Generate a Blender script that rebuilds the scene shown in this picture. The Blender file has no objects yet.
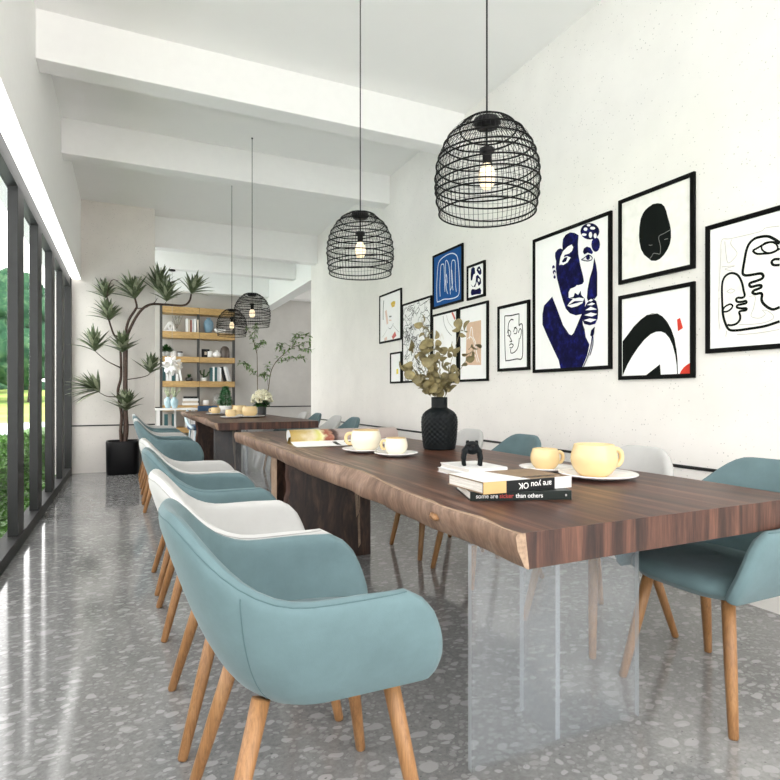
import bpy, math, random
from mathutils import Vector, Matrix, noise
PI = math.pi
SC = bpy.context.scene
COL = SC.collection
random.seed(11)

# ------------------------------------------------------------------ camera
CAM_H, F_PX, HORIZON = 1.10, 564.0, 394.0
YAW = math.atan((390 - 127) / F_PX)
cam_d = bpy.data.cameras.new('camera')
cam = bpy.data.objects.new('camera', cam_d)
COL.objects.link(cam)
cam.location = (0, 0, CAM_H)
cam.rotation_euler = (PI / 2, 0, -YAW)
cam_d.sensor_width = 36
cam_d.lens = F_PX / 780 * 36
cam_d.shift_y = (HORIZON - 390) / 780
cam_d.clip_start = 0.05
cam_d.clip_end = 400
SC.camera = cam


def at(u, v, Y):
    """Point of the plane y = Y that the photograph shows at (u, v): used for measured outlines of plants."""
    s, c = math.sin(YAW), math.cos(YAW)
    a, b = (u - 390) / F_PX, (v - HORIZON) / F_PX
    k = Y / (c - a * s)
    return Vector(((s + a * c) * k, Y, CAM_H - b * k))


# ------------------------------------------------------------------ materials
def srgb(r, g, b):
    f = lambda x: (x / 255 / 12.92) if x / 255 <= .04045 else ((x / 255 + .055) / 1.055) ** 2.4
    return (f(r), f(g), f(b), 1)


class NT:
    def __init__(s, name):
        s.m = bpy.data.materials.new(name)
        s.m.use_nodes = True
        s.t = s.m.node_tree
        s.b = s.t.nodes['Principled BSDF']
        s.out = s.t.nodes['Material Output']

    def n(s, kind, **kw):
        x = s.t.nodes.new(kind)
        for k, v in kw.items():
            if k in ('i',):
                for a, b in v.items():
                    if isinstance(b, bpy.types.NodeSocket):
                        s.t.links.new(b, x.inputs[a])
                    else:
                        x.inputs[a].default_value = b
            else:
                setattr(x, k, v)
        return x

    def link(s, a, b):
        s.t.links.new(a, b)

    def coord(s, scale=(1, 1, 1), kind='Object', rot=(0, 0, 0)):
        tc = s.n('ShaderNodeTexCoord')
        mp = s.n('ShaderNodeMapping')
        mp.inputs['Scale'].default_value = scale
        mp.inputs['Rotation'].default_value = rot
        s.link(tc.outputs[kind], mp.inputs['Vector'])
        return mp.outputs['Vector']

    def ramp(s, fac, stops, interp='LINEAR'):
        r = s.n('ShaderNodeValToRGB')
        r.color_ramp.interpolation = interp
        e = r.color_ramp.elements
        while len(e) < len(stops):
            e.new(.5)
        for k, (p, c) in enumerate(stops):
            e[k].position = p
            e[k].color = c if len(c) == 4 else (*c, 1)
        s.link(fac, r.inputs['Fac'])
        return r.outputs['Color']

    def noise(s, vec, scale, detail=4, rough=.5, dist=0):
        x = s.n('ShaderNodeTexNoise', i={'Vector': vec, 'Scale': scale, 'Detail': detail, 'Roughness': rough, 'Distortion': dist})
        return x.outputs['Fac']

    def mix(s, fac, a, b, mode='MIX'):
        x = s.n('ShaderNodeMix', data_type='RGBA', blend_type=mode)
        for k, v in ((0, fac), (6, a), (7, b)):
            if isinstance(v, bpy.types.NodeSocket):
                s.link(v, x.inputs[k])
            else:
                x.inputs[k].default_value = v
        return x.outputs[2]

    def bump(s, h, strength=.2, dist=.01):
        x = s.n('ShaderNodeBump', i={'Height': h, 'Strength': strength, 'Distance': dist})
        s.link(x.outputs['Normal'], s.b.inputs['Normal'])

    def base(s, c, rough=.5, metal=0, spec=.5):
        if isinstance(c, bpy.types.NodeSocket):
            s.link(c, s.b.inputs['Base Color'])
        else:
            s.b.inputs['Base Color'].default_value = c
        s.b.inputs['Roughness'].default_value = rough
        s.b.inputs['Metallic'].default_value = metal
        s.b.inputs['Specular IOR Level'].default_value = spec
        return s.m


def plain(name, c, rough=.5, metal=0, spec=.5, var=.06, scale=14):
    t = NT(name)
    f = t.noise(t.coord(), scale, 3)
    d = tuple(max(0, x * (1 - var)) for x in c[:3]) + (1,)
    l = tuple(min(1, x * (1 + var)) for x in c[:3]) + (1,)
    return t.base(t.ramp(f, [(.3, d), (.7, l)]), rough, metal, spec)


def plaster(name, c, pits=True, mott=.05):
    t = NT(name)
    v = t.coord()
    f = t.noise(v, 1.6, 6, .6)
    d = tuple(x * (1 - mott) for x in c[:3]) + (1,)
    l = tuple(min(1, x * (1 + mott)) for x in c[:3]) + (1,)
    col = t.ramp(f, [(.3, d), (.7, l)])
    if pits:
        vo = t.n('ShaderNodeTexVoronoi', i={'Vector': v, 'Scale': 34.0})
        big = t.noise(v, 5, 2)
        th = t.n('ShaderNodeMath', operation='MULTIPLY', i={0: big, 1: .22})
        lt = t.n('ShaderNodeMath', operation='LESS_THAN', i={0: vo.outputs['Distance'], 1: th.outputs[0]})
        col = t.mix(lt.outputs[0], col, tuple(x * .68 for x in c[:3]) + (1,))
    h = t.noise(v, 40, 4, .7)
    t.bump(h, .12, .004)
    return t.base(col, .75, 0, .3)


def fabric(name, c, var=.10):
    t = NT(name)
    v = t.coord()
    f = t.noise(v, 9, 5, .65)
    d = tuple(x * (1 - var) for x in c[:3]) + (1,)
    l = tuple(min(1, x * (1 + var)) for x in c[:3]) + (1,)
    t.bump(t.noise(v, 420, 2), .10, .002)
    m = t.base(t.ramp(f, [(.3, d), (.7, l)]), .85, 0, .25)
    t.b.inputs['Sheen Weight'].default_value = .15
    t.b.inputs['Sheen Roughness'].default_value = .4
    return m


def wood(name, dark, mid, light, stretch=(9, .7, 9), rough=.4, fine=60, spec=.4, dist=.6, edge=None, st=(.25, .5, .78)):
    t = NT(name)
    v = t.coord(stretch)
    f = t.noise(v, 1.7, 8, .62, dist)
    col = t.ramp(f, [(st[0], dark), (st[1], mid), (st[2], light)])
    g = t.noise(t.coord(tuple(x * 5 for x in stretch)), 3, 3, .6)
    gr = t.ramp(g, [(.3, (.62, .62, .62, 1)), (.62, (1.08, 1.08, 1.08, 1))])
    col = t.mix(.8, col, gr, 'MULTIPLY')
    if edge:                                     # sapwood streaks along the natural edge of the slab
        x0, x1, y0, y1, sap = edge
        tc = t.n('ShaderNodeTexCoord')
        sp = t.n('ShaderNodeSeparateXYZ', i={0: tc.outputs['Object']})
        w = t.noise(t.coord((16, .9, 1)), 1.6, 5, .6, .5)
        th_ = t.n('ShaderNodeMapRange', i={0: w, 1: .50, 2: .58, 3: 0.0, 4: .85})
        mr = t.n('ShaderNodeMapRange', i={0: sp.outputs[0], 1: x0, 2: x1, 3: 1.0, 4: 0.0})
        my = t.n('ShaderNodeMapRange', i={0: sp.outputs[1], 1: y0, 2: y1, 3: 0.0, 4: 1.0})
        m1 = t.n('ShaderNodeMath', operation='MULTIPLY', i={0: mr.outputs[0], 1: my.outputs[0]})
        m2 = t.n('ShaderNodeMath', operation='MULTIPLY', i={0: m1.outputs[0], 1: th_.outputs[0]})
        col = t.mix(m2.outputs[0], col, sap)
    t.bump(g, .06, .003)
    return t.base(col, rough, 0, spec)


M = {}
M['wall'] = plaster('white pitted plaster', (.83, .805, .77, 1))
M['pillar'] = plaster('warm plaster', (.74, .705, .665, 1), True, .07)
M['grey_wall'] = plaster('grey plaster', (.52, .505, .48, 1), False, .10)
M['white'] = plain('white paint', (.86, .86, .85, 1), .6, var=.01)
M['ceil'] = plain('ceiling paint', (.88, .88, .87, 1), .7, var=.01, scale=2)
M['frame_dark'] = plain('dark window frame', (.029, .030, .030, 1), .5, 0, .25)
M['strip'] = plain('black strip', (.01, .01, .01, 1), .4)

# terrazzo
t = NT('polished terrazzo')
v = t.coord()
big = t.noise(v, 1.3, 5, .6)
fine = t.noise(v, 55, 4, .7)
col = t.ramp(big, [(.3, (.175, .175, .173, 1)), (.7, (.25, .25, .247, 1))])
col = t.mix(.5, col, t.ramp(fine, [(.3, (.50, .50, .50, 1)), (.7, (1.35, 1.35, 1.35, 1))]), 'MULTIPLY')
wv = t.n('ShaderNodeTexNoise', i={'Vector': v, 'Scale': 9.0, 'Detail': 2.0})
dv = t.n('ShaderNodeMix', data_type='VECTOR')
dv.inputs[0].default_value = .055
t.link(v, dv.inputs[4]); t.link(wv.outputs['Color'], dv.inputs[5])
for sc, th, lo, hi, c, sq in ((44, .62, .10, .6, (.285, .285, .281, 1), (1, 1.3, 1)), (13, .46, .38, .62, (.335, .335, .331, 1), (1, 1.6, 1)), (21, .50, .30, .6, (.365, .365, .36, 1), (1, 1.5, 1)), (38, .24, .74, .9, (.085, .087, .09, 1), (1.2, 2.2, 1))):
    mp = t.n('ShaderNodeMapping'); mp.inputs['Scale'].default_value = sq; mp.inputs['Rotation'].default_value = (0, 0, .5)
    t.link(dv.outputs[1], mp.inputs['Vector'])
    vo = t.n('ShaderNodeTexVoronoi', i={'Vector': mp.outputs[0], 'Scale': float(sc)})
    sep = t.n('ShaderNodeSeparateColor', i={0: vo.outputs['Color']})
    r = t.n('ShaderNodeMapRange', i={0: sep.outputs[0], 1: lo, 2: 1.0, 3: 0.0, 4: th})
    d = t.n('ShaderNodeMath', operation='SUBTRACT', i={0: r.outputs[0], 1: vo.outputs['Distance']})
    s_ = t.n('ShaderNodeMapRange', i={0: d.outputs[0], 1: 0.0, 2: .05, 3: 0.0, 4: .85})
    col = t.mix(s_.outputs[0], col, c)
M['floor'] = t.base(col, .09, 0, .55)
t.b.inputs['IOR'].default_value = 1.55

WD, WM, WL = (.022, .0085, .0055, 1), (.074, .029, .018, 1), (.17, .076, .048, 1)
SAP = (.42, .29, .21, 1)
M['walnut'] = wood('walnut top', WD, WM, WL, (17, .5, 17), .38, spec=.3, st=(.33, .50, .68), edge=(.06, .24, .2, 1.5, SAP))
M['walnut_end'] = wood('walnut end grain', (.016, .007, .005, 1), (.066, .027, .018, 1), (.15, .066, .042, 1), (13, 13, .9), .5, st=(.34, .5, .66))
M['live'] = wood('live edge sapwood', (.095, .052, .033, 1), (.225, .138, .094, 1), (.39, .265, .195, 1), (4, 5, 1.6), .6, dist=.8)
M['sapcut'] = wood('pale sapwood', (.22, .14, .09, 1), (.34, .235, .16, 1), (.45, .33, .235, 1), (5, 5, 5), .6)
M['walnut_leg'] = wood('walnut leg', (.014, .008, .006, 1), (.046, .025, .018, 1), (.11, .062, .045, 1), (5, 5, 1.4), .35, dist=2, st=(.33, .5, .68))
M['oak'] = wood('oak', (.21, .098, .036, 1), (.31, .155, .062, 1), (.40, .22, .098, 1), (14, 14, 1.0), .45, dist=.3)
M['shelf_oak'] = wood('shelf oak', (.40, .24, .085, 1), (.50, .315, .125, 1), (.58, .39, .17, 1), (1.2, 8, 8), .5, dist=.3)
M['teal'] = fabric('teal velvet', (.114, .176, .190, 1))
M['teal_dark'] = fabric('teal thread', (.075, .13, .14, 1))
M['whitefab'] = fabric('white velvet', (.49, .49, .48, 1), .04)
M['grey_dark'] = fabric('grey thread', (.34, .34, .33, 1))
M['black'] = plain('black metal', (.006, .006, .007, 1), .45, spec=.25)
M['wire'] = plain('black wire', (.006, .006, .006, 1), .6, spec=.15)
M['frame_black'] = plain('black picture frame', (.003, .003, .003, 1), .5, spec=.08)
M['vase_black'] = plain('black ceramic', (.006, .008, .009, 1), .5, spec=.15)
M['pot_black'] = plain('black planter', (.006, .006, .007, 1), .3, spec=.2)
M['cup'] = plain('yellow glazed ceramic', (.76, .57, .30, 1), .25, var=.03)
M['cup_cream'] = plain('cream glazed ceramic', (.86, .79, .64, 1), .25, var=.02)
M['cup_rim'] = plain('tan glaze', (.55, .40, .20, 1), .3)
M['porcelain'] = plain('white porcelain', (.84, .83, .82, 1), .2, var=.01)
M['coffee'] = plain('coffee', (.10, .05, .025, 1), .2)
M['paper'] = plain('white paper', (.93, .93, .92, 1), .7, var=.01)
M['pages'] = wood('book pages', (.62, .58, .52, 1), (.72, .69, .64, 1), (.80, .78, .74, 1), (1, 1, 60), .8, dist=0)
for k, c in dict(navy=(.012, .013, .10, 1), ink=(.007, .009, .008, 1), gray=(.22, .22, .21, 1), gray2=(.52, .50, .48, 1), red=(.62, .055, .035, 1), pale=(.74, .74, .73, 1),
                 cream=(.87, .85, .81, 1), ochre=(.72, .50, .10, 1), pink=(.80, .62, .54, 1), red2=(.66, .20, .18, 1), yellow=(.85, .70, .10, 1),
                 blue=(.020, .095, .30, 1), peach=(.70, .50, .36, 1), headpaper=(.86, .85, .80, 1)).items():
    M[k] = plain('print ' + k, c, .9, spec=.08, var=.05, scale=18)
t = NT('print mottled navy')
M['navy'] = t.base(t.ramp(t.noise(t.coord(), 16, 5, .7), [(.40, (.006, .006, .030, 1)), (.54, (.009, .009, .060, 1)), (.70, (.014, .018, .19, 1))]), .9, 0, .08)
M['white_ink'] = plain('print white line', (.70, .78, .86, 1), .7)
M['leaf_drac'] = plain('dracaena leaf', (.095, .125, .062, 1), .45, var=.45, scale=30)
M['leaf_drac_edge'] = plain('dracaena pale leaf', (.33, .36, .24, 1), .5, var=.3, scale=30)
M['bark'] = plain('brown bark', (.060, .033, .022, 1), .7, var=.4, scale=40)
M['leaf_euc'] = plain('dried eucalyptus leaf', (.20, .165, .075, 1), .6, var=.4, scale=22)
M['stem_euc'] = plain('dried stem', (.20, .16, .085, 1), .7)
M['leaf_green'] = plain('green leaf', (.13, .24, .06, 1), .5, var=.5, scale=25)
M['leaf_dark'] = plain('dark green leaf', (.018, .07, .012, 1), .45, var=.4, scale=30)
M['leaf_mid'] = plain('bright green leaf', (.085, .29, .125, 1), .5, var=.4, scale=40)
M['petal'] = plain('cream blossom', (.76, .73, .55, 1), .6, var=.12, scale=40)
M['twig'] = plain('twig', (.13, .105, .06, 1), .7)
M['stone_vase'] = plain('charcoal stone', (.05, .052, .055, 1), .6, var=.3, scale=30)
M['blue_cer'] = plain('pale blue ceramic', (.34, .47, .52, 1), .35)
M['blue_mid'] = plain('dusty blue ceramic', (.16, .27, .36, 1), .4)
M['navyfab'] = fabric('navy fabric', (.035, .075, .14, 1))
M['ltblue'] = plain('light blue paint', (.40, .50, .55, 1), .4)
M['charcoal'] = plain('charcoal metal', (.045, .044, .042, 1), .5)
M['brown_cer'] = plain('brown ceramic', (.075, .055, .045, 1), .4)
M['tan'] = plain('tan cover', (.235, .155, .09, 1), .6)
M['kraft'] = plain('kraft spine', (.62, .40, .17, 1), .6)
M['blackcov'] = plain('black cover', (.008, .009, .010, 1), .45, spec=.25)
M['greencov'] = plain('dark green cover', (.007, .012, .010, 1), .4, spec=.25)
M['whitecov'] = plain('white cover', (.80, .80, .79, 1), .4, var=.02)
M['greycov'] = plain('pale grey cover', (.55, .56, .57, 1), .5)
M['textw'] = plain('white print', (.75, .75, .74, 1), .6)
M['textr'] = plain('red print', (.42, .04, .03, 1), .6)
M['tealcov'] = plain('dark teal cover', (.03, .10, .11, 1), .5)
M['beigecov'] = plain('beige cover', (.55, .47, .38, 1), .6)
M['redcov'] = plain('red brown cover', (.28, .08, .05, 1), .6)
M['soil'] = plain('soil', (.03, .022, .016, 1), .9)

t = NT('bulb glow'); M['bulb'] = t.base((.9, .8, .6, 1), .4)
t.b.inputs['Emission Color'].default_value = (1, .78, .48, 1); t.b.inputs['Emission Strength'].default_value = .42


def glass(name, tint, refl=1.0, haze=0.0, hcol=(.8, .85, .9, 1), ior=1.5):
    t = NT(name)
    tr = t.n('ShaderNodeBsdfTransparent', i={'Color': tint})
    gl = t.n('ShaderNodeBsdfGlossy', i={'Color': (1, 1, 1, 1), 'Roughness': .02})
    ge = t.n('ShaderNodeNewGeometry')
    io = t.n('ShaderNodeMapRange', i={0: ge.outputs['Backfacing'], 1: 0.0, 2: 1.0, 3: ior, 4: 1 / ior})
    fr = t.n('ShaderNodeFresnel', i={'IOR': io.outputs[0]})
    mu = t.n('ShaderNodeMath', operation='MULTIPLY', i={0: fr.outputs[0], 1: refl})
    mx = t.n('ShaderNodeMixShader')
    t.link(mu.outputs[0], mx.inputs[0]); t.link(tr.outputs[0], mx.inputs[1]); t.link(gl.outputs[0], mx.inputs[2])
    last = mx.outputs[0]
    if haze:
        df = t.n('ShaderNodeBsdfDiffuse', i={'Color': hcol})
        m2 = t.n('ShaderNodeMixShader', i={0: haze})
        t.link(last, m2.inputs[1]); t.link(df.outputs[0], m2.inputs[2]); last = m2.outputs[0]
    t.link(last, t.out.inputs['Surface'])
    return t.m


M['pane'] = glass('window glass', (.99, .99, .988, 1), .25)
M['table_glass'] = glass('table glass', (.94, .955, .965, 1), .9, .08, (.62, .65, .68, 1))
M['glass_edge'] = glass('glass edge', (.80, .85, .89, 1), .9, .30, (.70, .73, .77, 1))
M['clear'] = glass('clear glass', (.93, .95, .96, 1), 1)

# magazine picture: blurred food photograph
t = NT('magazine photograph')
tc = t.n('ShaderNodeTexCoord')
sp = t.n('ShaderNodeSeparateXYZ', i={0: tc.outputs['Object']})
nz = t.noise(t.coord((6, 6, 9)), 1.6, 3, .5)
ad = t.n('ShaderNodeMath', operation='MULTIPLY_ADD', i={0: nz, 1: .16, 2: sp.outputs[0]})
mr = t.n('ShaderNodeMapRange', i={0: ad.outputs[0], 1: .07, 2: .50, 3: 0.0, 4: 1.0})
col = t.ramp(mr.outputs[0], [(0, (.30, .19, .04, 1)), (.10, (.44, .31, .09, 1)), (.24, (.50, .38, .16, 1)), (.34, (.66, .58, .40, 1)), (.47, (.60, .58, .16, 1)), (.54, (.74, .70, .42, 1)),
                             (.60, (.30, .07, .04, 1)), (.66, (.40, .20, .13, 1)), (.70, (.04, .02, .02, 1)), (.77, (.10, .06, .05, 1)), (.83, (.35, .28, .26, 1)), (1, (.45, .36, .33, 1))])
M['magpic'] = t.base(col, .3)


# ------------------------------------------------------------------ mesh helpers
class MB:
    def __init__(s):
        s.v, s.f, s.mi, s.sm = [], [], [], []

    def add(s, verts, faces, mi=0, smooth=False):
        o = len(s.v)
        s.v += [Vector(p) for p in verts]
        for f in faces:
            s.f.append([i + o for i in f]); s.mi.append(mi); s.sm.append(smooth)
        return s

    def box(s, x0, x1, y0, y1, z0, z1, mi=0, bev=0):
        if bev:
            import bmesh
            bm = bmesh.new()
            bmesh.ops.create_cube(bm, size=1)
            for vv in bm.verts:
                vv.co = Vector(((x0 + x1) / 2 + vv.co.x * (x1 - x0), (y0 + y1) / 2 + vv.co.y * (y1 - y0), (z0 + z1) / 2 + vv.co.z * (z1 - z0)))
            bmesh.ops.bevel(bm, geom=list(bm.edges), offset=bev, segments=2, affect='EDGES', profile=.6)
            bm.verts.index_update()
            s.add([vv.co.copy() for vv in bm.verts], [[q.index for q in f.verts] for f in bm.faces], mi)
            bm.free()
            return s
        v = [(x, y, z) for z in (z0, z1) for x, y in ((x0, y0), (x1, y0), (x1, y1), (x0, y1))]
        return s.add(v, [(3, 2, 1, 0), (4, 5, 6, 7), (0, 1, 5, 4), (1, 2, 6, 5), (2, 3, 7, 6), (3, 0, 4, 7)], mi)

    def lathe(s, prof, n=32, c=(0, 0, 0), mi=0, smooth=True, closed_bottom=True, fn=None):
        vs, fs = [], []
        for r, z in prof:
            for k in range(n):
                a = 2 * PI * k / n
                rr = r * (fn(a, z) if fn else 1)
                vs.append((c[0] + rr * math.cos(a), c[1] + rr * math.sin(a), c[2] + z))
        for j in range(len(prof) - 1):
            for k in range(n):
                fs.append((j * n + k, j * n + (k + 1) % n, (j + 1) * n + (k + 1) % n, (j + 1) * n + k))
        if closed_bottom and prof[0][0] > 1e-5:
            fs.append(tuple(range(n))[::-1])
        if closed_bottom and prof[-1][0] > 1e-5:
            fs.append(tuple((len(prof) - 1) * n + k for k in range(n)))
        return s.add(vs, fs, mi, smooth)

    def tube(s, pts, r, n=8, mi=0, caps=True, closed=False):
        pts = [Vector(p) for p in pts]
        N = len(pts)
        rs = r if isinstance(r, (list, tuple)) else [r] * N
        vs, fs = [], []
        up = None
        for i, p in enumerate(pts):
            if closed:
                d = pts[(i + 1) % N] - pts[i - 1]
            else:
                d = pts[min(i + 1, N - 1)] - pts[max(i - 1, 0)]
            if d.length < 1e-9:
                d = Vector((0, 0, 1))
            d.normalize()
            if up is None:
                up = d.orthogonal()
            up = up - d * up.dot(d)
            if up.length < 1e-6:
                up = d.orthogonal()
            up.normalize()
            w = d.cross(up)
            for k in range(n):
                a = 2 * PI * k / n
                vs.append(p + (up * math.cos(a) + w * math.sin(a)) * rs[i])
        for i in range(N if closed else N - 1):
            j = (i + 1) % N
            for k in range(n):
                fs.append((i * n + k, i * n + (k + 1) % n, j * n + (k + 1) % n, j * n + k))
        if caps and not closed:
            fs.append(tuple(range(n))[::-1]); fs.append(tuple((N - 1) * n + k for k in range(n)))
        return s.add(vs, fs, mi, True)

    def grid(s, rows, mi=0, wrap=False, smooth=True):
        n = len(rows[0]); vs = [p for r in rows for p in r]; fs = []
        for j in range(len(rows) - 1):
            for k in range(n if wrap else n - 1):
                a, b = k, (k + 1) % n
                fs.append((j * n + a, j * n + b, (j + 1) * n + b, (j + 1) * n + a))
        return s.add(vs, fs, mi, smooth)

    def prism(s, poly, z0, z1, mi=0, mside=None):
        n = len(poly)
        v = [(x, y, z0) for x, y in poly] + [(x, y, z1) for x, y in poly]
        s.add(v, [tuple(range(n))[::-1], tuple(range(n, 2 * n))], mi)
        return s.add(v, [(k, (k + 1) % n, n + (k + 1) % n, n + k) for k in range(n)], mi if mside is None else mside)

    def blob(s, c, rx, ry, rz, n=14, m=8, mi=0, amp=0.0, fr=2.0, seed=0):
        rows = []
        for j in range(m + 1):
            th = PI * j / m
            row = []
            for k in range(n):
                a = 2 * PI * k / n
                d = Vector((math.sin(th) * math.cos(a), math.sin(th) * math.sin(a), -math.cos(th)))
                q = 1 + (amp * noise.noise(d * fr + Vector((seed, seed * 1.7, 0))) if amp else 0)
                row.append(Vector(c) + Vector((d.x * rx, d.y * ry, d.z * rz)) * q)
            rows.append(row)
        return s.grid(rows, mi, True)

    def build(s, name, mats, parent=None):
        me = bpy.data.meshes.new(name)
        me.from_pydata([tuple(p) for p in s.v], [], s.f)
        for m in (mats if isinstance(mats, (list, tuple)) else [mats]):
            me.materials.append(M[m] if isinstance(m, str) else m)
        me.polygons.foreach_set('material_index', s.mi)
        me.polygons.foreach_set('use_smooth', s.sm)
        me.update()
        o = bpy.data.objects.new(name, me)
        COL.objects.link(o)
        if parent:
            o.parent = parent
        return o


def tag(o, label=None, cat=None, group=None, kind=None):
    for k, x in (('label', label), ('category', cat), ('group', group), ('kind', kind)):
        if x:
            o[k] = x
    return o


def thing(name, label, cat, loc=(0, 0, 0), rz=0, group=None):
    o = bpy.data.objects.new(name, None)
    o.empty_display_size = .1
    COL.objects.link(o)
    o.location = loc
    o.rotation_euler = (0, 0, rz)
    return tag(o, label, cat, group)


def struct(name, mb, mats, parent=None):
    o = mb.build(name, mats, parent)
    if not parent:
        o['kind'] = 'structure'
    return o


def copy_tree(o, label=None, loc=None, rz=None, parent=None, swap=None):
    c = o.copy()
    COL.objects.link(c)
    if parent:
        c.parent = parent
    if label:
        c['label'] = label
    if loc is not None:
        c.location = loc
    if rz is not None:
        c.rotation_euler = (0, 0, rz)
    for ch in list(o.children):
        copy_tree(ch, parent=c)
    return c


def smooth(a, b, x):
    x = max(0, min(1, (x - a) / (b - a)))
    return x * x * (3 - 2 * x)


def catmull(pts, n=6):
    pts = [Vector(p) for p in pts]
    out = []
    for i in range(len(pts) - 1):
        p0, p1, p2, p3 = pts[max(i - 1, 0)], pts[i], pts[i + 1], pts[min(i + 2, len(pts) - 1)]
        for k in range(n):
            t = k / n
            out.append(.5 * ((2 * p1) + (p2 - p0) * t + (2 * p0 - 5 * p1 + 4 * p2 - p3) * t * t + (3 * p1 - p0 - 3 * p2 + p3) * t ** 3))
    out.append(pts[-1])
    return out

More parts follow.
